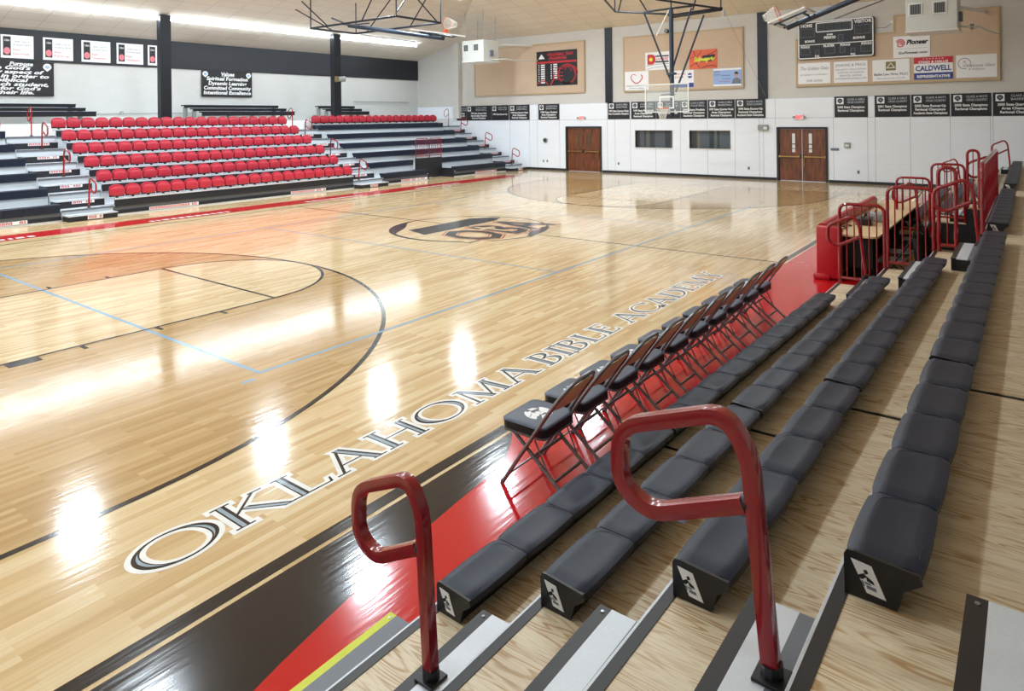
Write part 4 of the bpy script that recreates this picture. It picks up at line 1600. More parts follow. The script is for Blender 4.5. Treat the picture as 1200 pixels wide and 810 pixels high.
# curved back panel between the tubes, floor reflection put into its gold colour
nx, nz = 10, 4
vs, fs = [], []
for side in (0, 1):
    for j in range(nz + 1):
        for i in range(nx + 1):
            s, tt = i / nx * 2 - 1, j / nz
            z = .64 + tt * (.235 - .07 * s * s)
            yc = -.22 - .20 * (z - .62) / .27
            vs.append((s * .195, yc - .028 * (1 - s * s) - side * .006 + .004, z))
q = (nx + 1) * (nz + 1)
for side in (0, 1):
    for j in range(nz):
        for i in range(nx):
            a = side * q + j * (nx + 1) + i
            fs.append((a, a + 1, a + nx + 2, a + nx + 1))
loop = [i for i in range(nx + 1)] + [j * (nx + 1) + nx for j in range(1, nz + 1)] + [nz * (nx + 1) + i for i in range(nx - 1, -1, -1)] + [j * (nx + 1) for j in range(nz - 1, 0, -1)]
for a, b_ in zip(loop, loop[1:] + loop[:1]):
    fs.append((a, b_, b_ + q, a + q))
MB().add(vs, fs).build('back_panel', CHAIRB, fc, True, True)
for s in (-1, 1):
    MB().cyl((s * .225, .2, 0), (s * .2225, .19, .025), .016, 8).build('foot_cap', SLATE_BODY, fc, True, True)
CH = [-8.955, -8.40, -7.85, -7.29, -6.715, -6.155, -5.60, -5.03, -4.44, -3.90]
for i, u in enumerate(CH):
    o = fc if i == 0 else copy_tree(fc)
    o.location = (u, -8.27, 0)
    tag(o, 'padded folding sideline chair with white emblem, %s in the courtside row from the camera' % ORD[i], 'chair', 'folding chairs along the court')

# ------------------------------------------------------------------ scorer's table and what stands around it
t = thing('scorer_table', 'long scorer table with red padded front and tan top at courtside', 'table', (1.5, -8.8, 0))
m = MB()
prof = [(-8.40, .02), (-8.375, .06), (-8.375, .84), (-8.39, .90), (-8.43, .935), (-8.49, .935), (-8.53, .90), (-8.54, .84), (-8.54, .02)]
m.prism(prof, 'x', -.86, 3.8)
m.build('front_pad', REDPAD, t, False)
MB().box(-.96, -.86, -8.78, -8.375, .02, .90, .035).build('end_pad', REDPAD, t, True)
MB().box(-1.0, -.86, -8.60, -8.33, .0, .10, .03).build('pad_foot', REDPAD, t, True)
MB().prism([(x_ + 1.95, y_ - 8.92) for x_, y_ in sq_round(2.78, .37, .12)], 'z', .735, .765).build('table_top', TABLEW, t)
for uu in (-.5, 2.0, 4.4):
    MB().box(uu, uu + .05, -9.2, -8.6, 0, .735, .004).build('leg', CLOTH, t)
MB().box(-.75, 4.6, -8.66, -8.63, .08, .73).build('modesty_panel', CLOTH, t)
MB().box(-.75, -.72, -9.2, -8.66, .22, .73).build('end_panel', CLOTH, t)
MB().box(-.74, -.1, -8.75, -8.70, .10, .14).build('yellow_floor_bar', PRINTGOLD, t)


def case(u, v, w, d, h, label, m1, name='equipment_case'):
    t = thing(name, label, 'equipment', (u, v, .765), .1, 'equipment on the scorer table')
    MB().box(-w / 2, w / 2, -d / 2, d / 2, 0, h, .012).build('case', m1, t, True, True)
    MB().box(-w / 2 + .02, w / 2 - .02, -d / 2 - .004, -d / 2, h * .3, h * .8).build('front_plate', STEEL, t, False, True)
    MB().tube(round_corner([(-w * .25, 0, h), (-w * .25, 0, h + .04), (w * .25, 0, h + .04), (w * .25, 0, h)], .02, 4), .006, 6).build('handle', CLOTH, t, True, True)


case(.55, -8.85, .40, .26, .12, 'dark control console with silver plate on the table, nearest', SLATE_BODY)
case(1.05, -8.95, .36, .24, .16, 'silver grey console on the table, behind the first', GREYP)
case(1.45, -8.8, .28, .2, .09, 'flat black console on the table, farthest of three', CLOTH)
t = thing('cable', 'thin black cable lying at the near end of the table top', 'cable', (-.3, -8.7, .77))
MB().tube([(-.6 + .06 * i, -8.66 - .05 * math.sin(i * 1.1), .775) for i in range(16)], .008, 6).build('cord', CLOTH, t, True)

# black folding chairs with coats behind the table
kc = thing('folding_chair', 'x', 'chair', (0, 0, 0))
U([(-.22, .22, 0), (-.20, -.30, .84), (-.16, -.325, .89), (.16, -.325, .89), (.20, -.30, .84), (.22, .22, 0)], .012, 8, .06).build('back_frame', CLOTH, kc, True, True)
for s in (-1, 1):
    MB().tube([(s * .19, .14, .43), (s * .19, -.34, 0)], .011, 8).build('leg', CLOTH, kc, True, True)
MB().tube([(-.19, -.19, .13), (.19, -.19, .13)], .008, 6).build('crossbar', CLOTH, kc, True, True)
MB().prism(sq_round(.21, .19, .05), 'z', .43, .465).build('seat_pan', SLATE_BODY, kc, False, True)
vs2 = [(x_, y_ * (-.52 / -.64) - .0, z_) for x_, y_, z_ in vs]
MB().add([(x_, .22 - .62 * z_ - .01 - (0.006 if i_ >= q else 0), z_) for i_, (x_, y_, z_) in enumerate(vs)], fs).build('back_panel', SLATE_BODY, kc, True, True)
for i, (u, v) in enumerate(((-.95, -9.52), (-.2, -9.50), (1.2, -9.56))):
    o = kc if i == 0 else copy_tree(kc)
    o.location = (u, v, 0)
    tag(o, 'black folding chair behind the scorer table, %s from the near end' % ORD[i], 'chair', 'black chairs at the scorer table')


def coat(u, v, label, material):
    """jacket hung over a chair back: draped, folded sheet"""
    t = thing('jacket', label, 'jacket', (u, v, .5), 0, 'jackets on the black chairs')
    nx, nz = 12, 10
    V_, F_ = [], []
    for side in (0, 1):
        for j in range(nz + 1):
            for i in range(nx + 1):
                s, tt = i / nx * 2 - 1, j / nz
                z = .95 - tt * .74
                y = -.335 - .02 * math.sin(s * 9 + tt * 4) - .05 * tt - .03 * side + .02 * s * s
                x_ = s * (.23 + .07 * tt) + .01 * math.sin(tt * 12)
                if j == 0:
                    y = -.31
                    z = .95 - .03 * s * s
                V_.append((u + x_, v + y, z))
    Q = (nx + 1) * (nz + 1)
    for side in (0, 1):
        for j in range(nz):
            for i in range(nx):
                a = side * Q + j * (nx + 1) + i
                F_.append((a, a + 1, a + nx + 2, a + nx + 1))
    lp = [i for i in range(nx + 1)] + [j * (nx + 1) + nx for j in range(1, nz + 1)] + [nz * (nx + 1) + i for i in range(nx - 1, -1, -1)] + [j * (nx + 1) for j in range(nz - 1, 0, -1)]
    for a, b_ in zip(lp, lp[1:] + lp[:1]):
        F_.append((a, b_, b_ + Q, a + Q))
    MB().add(V_, F_).build('body', material, t, True)
    for s in (-1, 1):
        MB().tube([(u + s * .23, v - .36, .86), (u + s * .27, v - .40, .62), (u + s * .25, v - .42, .40)], .045, 8, False, .035).build('sleeve', material, t, True)


coat(-.95, -9.52, 'black jacket hung over the nearest black chair at the table', CLOTH)
coat(-.2, -9.50, 'black jacket hung over the second black chair at the table', CLOTH)
# grey folding chairs beyond the table, end of the sideline
for i, (u, v, rz) in enumerate(((5.6, -8.75, .25), (6.3, -8.7, .1), (7.0, -8.7, 0))):
    o = copy_tree(fc)
    o.location = (u, v, 0)
    o.rotation_euler = (0, 0, rz)
    tag(o, 'grey folding chair beyond the scorer table, %s of three' % ('nearest', 'middle', 'farthest')[i], 'chair', 'folding chairs beyond the table')

# ------------------------------------------------------------------ far wall: boards, signs, scoreboard, banners
NX = (0, -1, 0)      # reading direction on the far wall (text reads towards -y)
UPZ = (0, 0, 1)
UB = UF - .055       # front face of the tan boards


def wall_text(mb, txt, size, v, z, w=None, u=UB - .022, shear=0, bold=0, align='CENTER'):
    return put_text(mb, txt, size, (u, v, z), NX, UPZ, w, shear, bold, align)


def tan_board(poly, label):
    vs_ = [p[0] for p in poly]
    zs_ = [p[1] for p in poly]
    t = thing('tan_wall_board', label, 'board', (UF, (min(vs_) + max(vs_)) / 2, min(zs_)))
    MB().prism(poly, 'x', UB, UF + .018).build('panel', TANB, t)
    n = len(poly)
    m = MB()
    c = [(sum(vs_) / n), (sum(zs_) / n)]
    for i in range(n):
        a, b_ = poly[i], poly[(i + 1) % n]
        if abs(a[0] - b_[0]) > abs(a[1] - b_[1]):
            m.box(UB - .02, UF, min(a[0], b_[0]) - .03, max(a[0], b_[0]) + .03, a[1] - .035, a[1] + .035)
        else:
            m.box(UB - .018, UF, a[0] - .035, a[0] + .035, min(a[1], b_[1]), max(a[1], b_[1]))
    m.build('frame', TANT, t)


tan_board([(13.95, 4.03), (6.71, 4.03), (6.71, 6.62), (13.95, 6.62)], 'large tan framed board behind the left heater, carrying one dark poster')
tan_board([(4.46, 3.98), (-1.30, 3.98), (-1.30, 6.58), (4.46, 6.58)], 'tan framed board behind the basket, carrying five sponsor signs')
tan_board([(-3.54, 3.95), (-10.37, 3.95), (-10.37, 6.5), (-7.12, 6.5), (-7.12, 5.86), (-3.54, 5.86)], 'stepped tan framed board under the scoreboard, carrying six sponsor signs')


def sign(v0, v1, z0, z1, label, material=WHITE, group='sponsor signs on the tan boards', name='sponsor_sign'):
    t = thing(name, label, 'sign', (UB - .01, (v0 + v1) / 2, z0), 0, group)
    MB().box(UB - .02, UB, v1, v0, z0, z1, .002).build('board', material, t)
    return t, (v0 + v1) / 2


UT = UB - .021


def ribbon_wall(pts, w, u, mb):
    L_, R_ = [], []
    n = len(pts)
    for i in range(n):
        a, b_ = pts[max(i - 1, 0)], pts[min(i + 1, n - 1)]
        dx, dy = b_[0] - a[0], b_[1] - a[1]
        l = math.hypot(dx, dy) or 1
        ww = w[i] if isinstance(w, (list, tuple)) else w
        nx_, ny_ = -dy / l * ww / 2, dx / l * ww / 2
        L_.append((u, pts[i][0] + nx_, pts[i][1] + ny_))
        R_.append((u, pts[i][0] - nx_, pts[i][1] - ny_))
    L2 = [(p[0] - .002, p[1], p[2]) for p in L_]
    R2 = [(p[0] - .002, p[1], p[2]) for p in R_]
    b0 = 0
    fs_ = []
    for i in range(n - 1):
        fs_ += [(2 * n + i, 2 * n + i + 1, 3 * n + i + 1, 3 * n + i), (i, i + 1, 2 * n + i + 1, 2 * n + i), (n + i, 3 * n + i, 3 * n + i + 1, n + i + 1)]
    mb.add(L_ + R_ + L2 + R2, fs_)
    return mb


# volleyball poster
t, c = sign(9.63, 7.11, 4.42, 6.24, 'dark red and black volleyball poster on the large left board', PRINTK, None, 'volleyball_poster')
m = MB()
for a, b_, z in ((9.0, 7.3, 6.0),):
    wall_text(m, 'VOLLEYBALL TEAM', .2, 8.15, 5.98, 1.6, UT, .1, .008)
    wall_text(m, 'CHAMPIONS', .2, 8.3, 5.78, 1.1, UT, .1, .008)
    m.box(UT - .002, UT, 9.6, 7.14, 5.60, 5.70)
m.build('red_lettering', PRINTR, t)
m = MB()
for r_ in (.50, .54):
    ribbon_wall([(7.72 + r_ * math.cos(q * PI / 14), 5.0 + r_ * .95 * math.sin(q * PI / 14)) for q in range(-9, 25)], .025, UT - .001, m)
for k_, (dx, a0, a1) in enumerate(((.35, -40, 60), (.1, -50, 70), (-.15, -60, 80))):
    ribbon_wall([(7.60 + dx * .7 + .42 * math.cos(math.radians(q)), 5.0 + .42 * math.sin(math.radians(q))) for q in range(a0 + 90, a1 + 110, 8)], .03, UT - .001, m)
for z in (4.72, 4.92, 5.1, 5.3):
    ribbon_wall([(8.45 - .1 * q, z + .02 * math.sin(q)) for q in range(6)], .03, UT - .001, m)
ribbon_wall([(9.55, 4.55), (9.2, 4.75), (8.9, 4.5)], .05, UT - .001, m)
ribbon_wall([(8.75, 4.45), (8.55, 4.75), (8.5, 5.1)], .06, UT - .001, m)
m.build('ball_drawing', PRINTR, t)
m = MB()
for j in range(9):
    m.box(UT - .002, UT, 9.5, 9.45, 5.48 - j * .115, 5.54 - j * .115)
    m.box(UT - .002, UT, 9.35, 9.1, 5.48 - j * .115, 5.55 - j * .115)
for j in range(7):
    m.box(UT - .002, UT, 8.72, 8.66, 5.48 - j * .115, 5.54 - j * .115)
    m.box(UT - .002, UT, 8.56, 8.32, 5.48 - j * .115, 5.55 - j * .115)
m.build('white_list', WHITE, t)
m = MB().prism([(9.5, 5.84), (9.32, 6.1), (9.2, 5.98), (9.1, 5.84)], 'x', UT - .002, UT)
m.build('corner_mark', WHITE, t)

# signs on the middle board
t, c = sign(4.41, 3.15, 4.0, 4.92, 'white sign with a dark red open heart, lower left of the middle board')
m = MB()
ht = [(c + .30 * math.sin(q) ** 3 * 1.0, 4.56 + .022 * (13 * math.cos(q) - 5 * math.cos(2 * q) - 2 * math.cos(3 * q) - math.cos(4 * q)) * .85) for q in [.45 + k_ * .18 for k_ in range(27)]]
ribbon_wall([p for p in ht if p[1] > 4.33], [.02 + .03 * abs(math.sin(k_ * .12)) for k_ in range(len([p for p in ht if p[1] > 4.33]))], UT, m)
m.build('heart', PRINTR, t)
m = wall_text(MB(), 'Hospice Circle of Love', .12, c, 4.2, 1.05, UT)
wall_text(m, 'of Northwest Oklahoma', .08, c, 4.09, .8, UT)
m.build('lettering', PRINTG, t)
t, c = sign(3.31, 2.05, 4.94, 5.78, 'white sign with a red letter D and sun, upper left of the middle board')
m = MB().prism([(3.2, 5.68), (3.2, 5.20)] + [(2.98 - .20 * math.sin(q * PI / 10), 5.44 - .24 * math.cos(q * PI / 10)) for q in range(11)], 'x', UT - .002, UT)
m.build('letter_shape', PRINTR, t)
MB().prism([(3.02 + .09 * math.cos(q * PI / 8), 5.44 + .09 * math.sin(q * PI / 8)) for q in range(16)], 'x', UT - .005, UT - .002).build('sun', PRINTY, t)
m = MB().box(UT - .002, UT, 2.8, 2.12, 5.55, 5.61).box(UT - .002, UT, 2.8, 2.12, 5.28, 5.35)
ribbon_wall([(3.22, 5.0), (2.9, 5.06), (2.5, 5.08), (2.12, 5.08)], .015, UT, m)
ribbon_wall([(3.24, 5.13), (2.9, 5.19), (2.5, 5.21), (2.12, 5.21)], .015, UT, m)
m.build('black_bars', PRINTK, t)
m = wall_text(MB(), 'DAVIS', .19, 2.46, 5.38, .62, UT, .2, .006)
m.build('red_lettering', PINK, t)
t, c = sign(2.03, .91, 4.06, 4.86, 'white sign with blue base behind the backboard pole, middle board')
MB().box(UT - .002, UT, 2.02, .92, 4.07, 4.27).build('blue_band', PRINTB, t)
m = wall_text(MB(), 'Premier Real', .12, 1.62, 4.66, .62, UT)
wall_text(m, 'ESTATE', .12, 1.62, 4.50, .4, UT)
m.build('red_lettering', PRINTR, t)
MB().prism([(1.1 + .11 * math.cos(q * PI / 8), 4.60 + .12 * math.sin(q * PI / 8)) for q in range(16)], 'x', UT - .002, UT).build('balloon', PRINTB, t)
MB().box(UT - .004, UT - .002, 1.2, 1.0, 4.58, 4.63).build('balloon_stripe', WHITE, t)
t, c = sign(1.11, -.18, 4.88, 5.74, 'orange basketball patterned sign with yellow lettering, middle board', PRINTO)
m = MB()
ribbon_wall([(.92, 5.72), (.84, 5.5), (.80, 5.35), (.76, 5.1), (.60, 4.90)], .025, UT, m)
ribbon_wall([(.52, 5.72), (.64, 5.55), (.78, 5.42)], .025, UT, m)
ribbon_wall([(1.1, 5.38), (.95, 5.40), (.8, 5.38)], .02, UT, m)
ribbon_wall([(1.1, 4.98), (.95, 5.08), (.78, 5.14)], .025, UT, m)
ribbon_wall([(.55, 4.9), (.3, 5.0), (0, 5.0), (-.17, 4.94)], .03, UT, m)
ribbon_wall([(-.15, 5.66), (.05, 5.55), (.25, 5.5)], .025, UT, m)
m.prism([(.48, 5.47), (-.10, 5.50), (-.02, 5.2), (.58, 5.18)], 'x', UT - .004, UT - .002)
m.build('ball_seams', PRINTK, t)
m = wall_text(MB(), 'Subway', .28, .55, 5.22, .72, UT - .005, .2, .012)
wall_text(m, 'marky', .20, .18, 5.26, .5, UT - .008, .25, .01)
m.build('yellow_lettering', PRINTY, t)
t, c = sign(.0, -1.25, 4.05, 4.85, 'pale blue sign with a portrait of a dark haired person in grey jacket, middle board', PRINTLB)
MB().box(UT - .001, UT, .0, -1.25, 4.06, 4.14).box(UT - .001, UT, .0, -1.25, 4.76, 4.84).build('white_band', WHITE, t)
m = MB().prism([(-.82, 4.15), (-.88, 4.36), (-1.0, 4.42), (-1.12, 4.40), (-1.22, 4.30), (-1.23, 4.15)], 'x', UT - .003, UT - .001)
m.build('jacket_shape', PRINTG, t)
MB().prism([(-1.03 + .075 * math.cos(q * PI / 8), 4.54 + .10 * math.sin(q * PI / 8)) for q in range(16)], 'x', UT - .005, UT - .003).build('face_shape', SKINP, t)
MB().prism([(-1.03 + .09 * math.cos(math.radians(q)), 4.57 + .115 * math.sin(math.radians(q))) for q in range(5, 186, 20)], 'x', UT - .007, UT - .005).build('hair_shape', PRINTK, t)
m = wall_text(MB(), 'SHELTER', .08, -.18, 4.68, .22, UT)
wall_text(m, 'INSURANCE', .06, -.18, 4.55, .24, UT)
wall_text(m, 'Auto Home Life', .09, -.55, 4.50, .4, UT, .3)
wall_text(m, 'Farm Business', .08, -.60, 4.36, .4, UT, .3)
m.build('blue_lettering', PRINTB, t)
m = wall_text(MB(), 'Your local agent', .07, -.5, 4.25, .5, UT)
m.build('red_lettering', PRINTR, t)

# signs on the right board
t, c = sign(-3.60, -4.84, 4.02, 4.87, 'white sign with grey script lettering, lower left under the scoreboard')
m = wall_text(MB(), 'The Golden Oaks', .2, c, 4.58, 1.08, UT, .3)
wall_text(m, 'RETIREMENT COMMUNITY', .075, c, 4.36, 1.05, UT)
wall_text(m, '249-3500', .13, c, 4.10, .62, UT, .1)
m.build('lettering', PRINTG, t)
t, c = sign(-4.97, -6.19, 4.02, 4.86, 'white sign with five centred lines of blue grey capitals')
m = wall_text(MB(), 'JENKINS & PRICE', .15, c, 4.66, 1.1, UT)
for j_, (l, w) in enumerate((('SECURITY SOLUTIONS', 1.1), ('SUPPLIES IN DESIGN', .95), ('SERVICE, REPAIR', .8), ('WWW.JENKINSANDPRICE.COM', 1.12))):
    wall_text(m, l, .10, c, 4.50 - j_ * .12, w, UT)
m.build('lettering', PRINTG, t)
t, c = sign(-6.36, -7.62, 4.02, 4.84, 'white law firm sign with an olive square emblem')
MB().box(UT - .002, UT, c + .17, c - .17, 4.42, 4.76).build('olive_square', PRINTGOLD, t)
m = MB()
ribbon_wall([(c + .13, 4.52), (c, 4.71), (c - .13, 4.52)], .03, UT - .002, m)
ribbon_wall([(c + .14, 4.52), (c - .14, 4.52)], .03, UT - .002, m)
m.build('triangle_mark', WHITE, t)
m = wall_text(MB(), 'Ballet Law Firm, PLLC', .12, c, 4.24, 1.15, UT, 0, .004)
wall_text(m, 'Attorneys at Law, Enid OK', .085, c, 4.10, .95, UT)
m.build('lettering', PRINTG, t)
t, c = sign(-7.76, -9.0, 4.02, 4.86, 'red white and blue sign with a large blue surname')
MB().box(UT - .002, UT, -7.76, -9.0, 4.62, 4.855).build('red_band', PRINTR, t)
MB().box(UT - .002, UT, -7.76, -9.0, 4.025, 4.27).build('blue_band', PRINTB, t)
m = wall_text(MB(), 'CHAD & HALLIE', .12, c, 4.635, .95, UT - .002, 0, .004)
wall_text(m, '* * * * * * *', .12, c, 4.73, .66, UT - .002)
wall_text(m, 'REPRESENTATIVE', .14, c, 4.09, 1.05, UT - .002, 0, .006)
m.build('white_lettering', WHITE, t)
m = wall_text(MB(), 'CALDWELL', .27, c, 4.35, 1.14, UT, 0, .008)
m.build('blue_lettering', PRINTB, t)
t, c = sign(-9.10, -10.32, 4.03, 4.86, 'white sign with a dark open circle and slanted script')
m = MB()
ribbon_wall([(-9.35 + .19 * math.cos(math.radians(q)), 4.55 + .19 * math.sin(math.radians(q))) for q in range(-110, 215, 12)], .02, UT, m)
wall_text(m, 'Oklahoma Glass', .15, -9.78, 4.42, .95, UT, .3)
wall_text(m, '& Wallpaper', .09, -9.72, 4.31, .5, UT, .3)
m.build('lettering', PRINTG, t)
m = MB()
wall_text(m, '*', .22, -9.36, 4.50, None, UT)
m.build('red_mark', PRINTR, t)
t, c = sign(-7.08, -8.29, 4.88, 5.70, 'white sign with red swirl and black bold italic name, top right board')
m = MB()
for r_, a0, a1 in ((.14, 20, 330), (.09, -60, 250), (.04, 0, 330)):
    ribbon_wall([(-7.32 + r_ * math.cos(math.radians(q)), 5.44 + r_ * math.sin(math.radians(q))) for q in range(a0, a1, 15)], .035, UT, m)
m.build('swirl', PRINTR, t)
m = wall_text(MB(), 'Pioneer', .24, -7.86, 5.38, .72, UT, .25, .012)
wall_text(m, 'GoPioneer.com', .13, -7.72, 5.02, .95, UT, .2, .004)
m.build('lettering', PRINTK, t)
m = MB()
ribbon_wall([(-7.16, 5.22), (-8.2, 5.22)], .008, UT, m)
m.build('divider', PRINTG, t)

# scoreboard
SU = UF - .20
t = thing('scoreboard', 'black basketball scoreboard with white border and white lettering, HOME and VISITOR', 'scoreboard', (UF - .1, -5.05, 5.0))
SV0, SV1, SZ0, SZ1 = -3.64, -6.44, 5.02, 6.55
MB().box(SU, UF - .0, SV1, SV0, SZ0, SZ1, .02).build('case', PRINTK, t)


def frame_ring(v0, v1, z0, z1, w, u, name, material, r=.08):
    pts = round_corner([((v0 + v1) / 2, z1, 0), (v1, z1, 0), (v1, z0, 0), (v0, z0, 0), (v0, z1, 0), ((v0 + v1) / 2, z1, 0)], r, 4)
    m_ = MB()
    ribbon_wall([(p[0], p[1]) for p in pts], w, u, m_)
    return m_.build(name, material, t)


frame_ring(SV0 - .03, SV1 + .03, SZ0 + .03, SZ1 - .03, .04, SU - .001, 'border', WHITE)
m = MB()
ribbon_wall([(SV0, 5.60), (SV1, 5.60)], .03, SU - .001, m)
m.build('divider', WHITE, t)
frame_ring(-4.35, -5.68, 6.10, 6.46, .035, SU - .002, 'clock_frame', WHITE, .05)


def digit_box(v, z, w, h, n=2):
    frame_ring(v + w / 2, v - w / 2, z - h / 2, z + h / 2, .012, SU - .001, 'digit_frame', PRINTG, .01)
    m_ = MB()
    for i in range(n):
        cw = w / n
        cv = v + w / 2 - cw * (i + .5)
        for dz_ in (-h * .34, 0, h * .34):
            m_.box(SU - .003, SU, cv - cw * .28, cv + cw * .28, z + dz_ - .012, z + dz_ + .012)
        for s_ in (-1, 1):
            m_.box(SU - .003, SU, cv + s_ * cw * .30 - .012, cv + s_ * cw * .30 + .012, z - h * .3, z + h * .3)
    m_.build('digit_segments', DARKHOLE, t)


digit_box(-4.0, 6.08, .56, .34)
digit_box(-6.05, 6.08, .56, .34)
digit_box(-5.01, 6.28, 1.2, .27, 4)
digit_box(-5.26, 5.80, .18, .26, 1)
for v, w, n in ((-3.93, .36, 2), (-4.38, .15, 1), (-4.85, .38, 2), (-5.32, .18, 1), (-5.70, .15, 1), (-6.17, .38, 2)):
    digit_box(v, 5.33 if w > .16 else 5.27, w, .26 if w > .16 else .2, n)
m = MB()
for txt, size, v, z, w in (('HOME', .16, -3.98, 6.32, .44), ('VISITOR', .16, -6.06, 6.34, .62), ('BONUS', .11, -4.1, 5.70, .38), ('BONUS', .11, -5.92, 5.72, .42), ('PERIOD', .13, -4.86, 5.80, .44), ('POSS', .07, -4.86, 5.94, .22),
                           ('FOULS', .10, -3.92, 5.48, .34), ('PLAYER', .10, -4.82, 5.48, .42), ('FOULS', .10, -5.42, 5.48, .36), ('FOULS', .10, -6.18, 5.48, .36), ('TOL', .10, -4.38, 5.08, .2), ('TOL', .10, -5.70, 5.08, .2)):
    wall_text(m, txt, size * 1.15, v, z, w, SU - .001, 0, .005)
m.build('white_lettering', WHITE, t)
m = MB()
ribbon_wall([(-6.5, 6.1), (-6.8, 6.08), (-6.98, 6.2), (-7.05, 6.3)], .012, UF - .01, m)
m.build('cable', CLOTH, t)
MB().box(UF - .06, UF, -7.09, -6.99, 6.22, 6.34, .005).build('junction_box', WHITEP, t)

# championship banners
B_ = [(15.39, 14.66, 'BOYS', 'GOLF', ['2004 State', 'Runner-Up']), (14.64, 12.82, 'GIRLS', 'BASKETBALL', ['1992 State Quarter-Finals', 'Area Consolation Champions', 'Regional Champions']), (12.80, 11.58, 'BOYS', 'TRACK', ['1996 State Runner-Up']),
      (11.54, 10.17, 'GIRLS', 'BASKETBALL', ['1998 State Quarter-Finals', 'Area Champions', 'Regional Champions']), (9.59, 8.26, 'CHRISTIAN', 'BASKETBALL', ['1998 State Finalists', 'Area Champions', 'Regional Champions']),
      (5.40, 4.20, 'GIRLS', 'BASKETBALL', ['1999 State Quarter-Finals', 'Area Consolation Champions']), (4.12, 2.83, 'GIRLS', 'BASKETBALL', ['1999 State Runner-Up', 'Area Champions', 'Regional Champions']),
      (2.81, 1.62, 'BOYS', 'GOLF', ['2000 State', 'Regional Champions']), (1.60, .32, 'GIRLS', 'VOLLEYBALL', ['2000 State Finalists', 'Regional Champions', 'Academic Champions']),
      (.29, -.92, 'GIRLS', 'BASKETBALL', ['1997 State Quarter-Finals', 'Area Champions', 'Regional Champions']), (-.95, -2.24, 'BOYS', 'CROSS COUNTRY', ['1998 State Runner-Up', 'Regional Champions', 'Academic State Champions']),
      (-4.96, -6.17, 'GIRLS', 'CROSS COUNTRY', ['2000 State Champions', 'Regional Champions']), (-6.41, -7.62, 'GIRLS', 'CROSS COUNTRY', ['2001 State Champions', 'Regional Champions']),
      (-7.65, -8.88, 'BOYS', 'CROSS COUNTRY', ['2002 State Runner-Up', 'Regional Champions', 'Academic State Champions']), (-8.92, -10.14, 'BOYS', 'CROSS COUNTRY', ['2003 State Champions', 'Regional Champions']),
      (-10.18, -11.6, 'GIRLS', 'BASKETBALL', ['2005 State Quarter-Finals', 'Area Champions', 'Regional Champions'])]
BLAB = ['leftmost, above the aisle rail', 'widest, second from the left', 'third from the left', 'fourth from the left', 'standing alone left of the first exit sign', 'first right of the left door', 'left of the basket net', 'directly behind the backboard',
        'right half behind the backboard', 'first clear of the backboard', 'below the pilaster, left of the right door', 'first right of the right door', 'second right of the right door', 'third right of the right door', 'fourth right of the right door', 'at the right edge of the photo']
for (v0, v1, a, b_, ls), lab in zip(B_, BLAB):
    c = (v0 + v1) / 2
    W_ = v0 - v1
    t = thing('championship_banner', 'black championship banner on the white wall, %s' % lab, 'banner', (UF, c, 2.64), 0, 'black championship banners')
    MB().box(UF - .022, UF - .005, v1, v0, 2.64, 3.47, .002).build('cloth', PRINTK, t)
    MB().box(UF - .024, UF - .022, v0 - .08, v0 - .34, 3.16, 3.41).build('crest_panel', WHITE, t)
    m, m2 = MB(), MB()
    crest(m2, m, v0 - .21, 3.29, .095, 'u', UF - .024)
    m2.build('crest', PRINTK, t)
    m.build('crest_mark', PRINTG, t)
    m = MB()
    wall_text(m, 'CLASS A ' + a if a != 'CHRISTIAN' else 'CHRISTIAN', .115, c - .18, 3.31, min(.8, W_ * .52), UF - .023)
    wall_text(m, b_, .115, c - .18, 3.19, min(.8, W_ * .52), UF - .023)
    m.build('heading', SILVER, t)
    m = MB()
    for j_, l in enumerate(ls):
        wall_text(m, l, .125, c, 3.0 - j_ * .135 if len(ls) > 1 else 2.93, min(1.15, W_ * .9) * (.55 + .018 * len(l)), UF - .023, 0, .004)
    m.build('lettering', WHITE, t)

# small fixtures of the far wall
for v, z, nm in ((6.9, 2.72, 'left'), (-3.62, 2.66, 'right')):
    t = thing('exit_sign', 'small lit red exit sign above the %s double door' % nm, 'sign', (UF, v, z))
    MB().box(UF - .06, UF, v - .17, v + .17, z - .10, z + .10, .01).build('case', WHITEP, t)
    m = wall_text(MB(), 'EXIT', .19, v, z - .065, .28, UF - .062, 0, .008)
    m.build('lettering', EXITR, t)
    for s_ in (-1, 1):
        MB().cyl((UF - .05, v + s_ * .2, z + .0), (UF - .12, v + s_ * .22, z), .045, 10).build('emergency_lamp', GREYP, t, True)
t = thing('round_wall_speaker', 'round grey speaker on the white wall left of the left door', 'speaker', (UF, 9.15, 1.55))
MB().cyl((UF - .07, 9.15, 1.56), (UF, 9.15, 1.56), .13, 20).build('case', GREYP, t)
MB().cyl((UF - .078, 9.15, 1.56), (UF - .07, 9.15, 1.56), .10, 20).build('grille', DARKHOLE, t)
t = thing('thermostat_box', 'square grey box on the white wall right of the right door', 'box', (UF, -5.42, 1.45))
MB().box(UF - .07, UF, -5.53, -5.31, 1.42, 1.63, .01).build('case', GREYP, t)
MB().box(UF - .075, UF - .07, -5.49, -5.35, 1.47, 1.55).build('window', WHITEP, t)
t = thing('room_sign', 'narrow grey sign plate beside the right door', 'sign', (UF, -4.95, 1.34))
MB().box(UF - .02, UF, -5.11, -4.80, 1.30, 1.40, .003).build('plate', PRINTG, t)
t = thing('emergency_light', 'grey box light with a lens on the wall left of the right door', 'light', (UF, -2.15, 2.2))
MB().box(UF - .14, UF, -2.36, -1.93, 2.12, 2.35, .015).build('case', GREYP, t)
MB().box(UF - .145, UF - .14, -2.34, -2.18, 2.15, 2.26).build('lens', WHITEP, t)
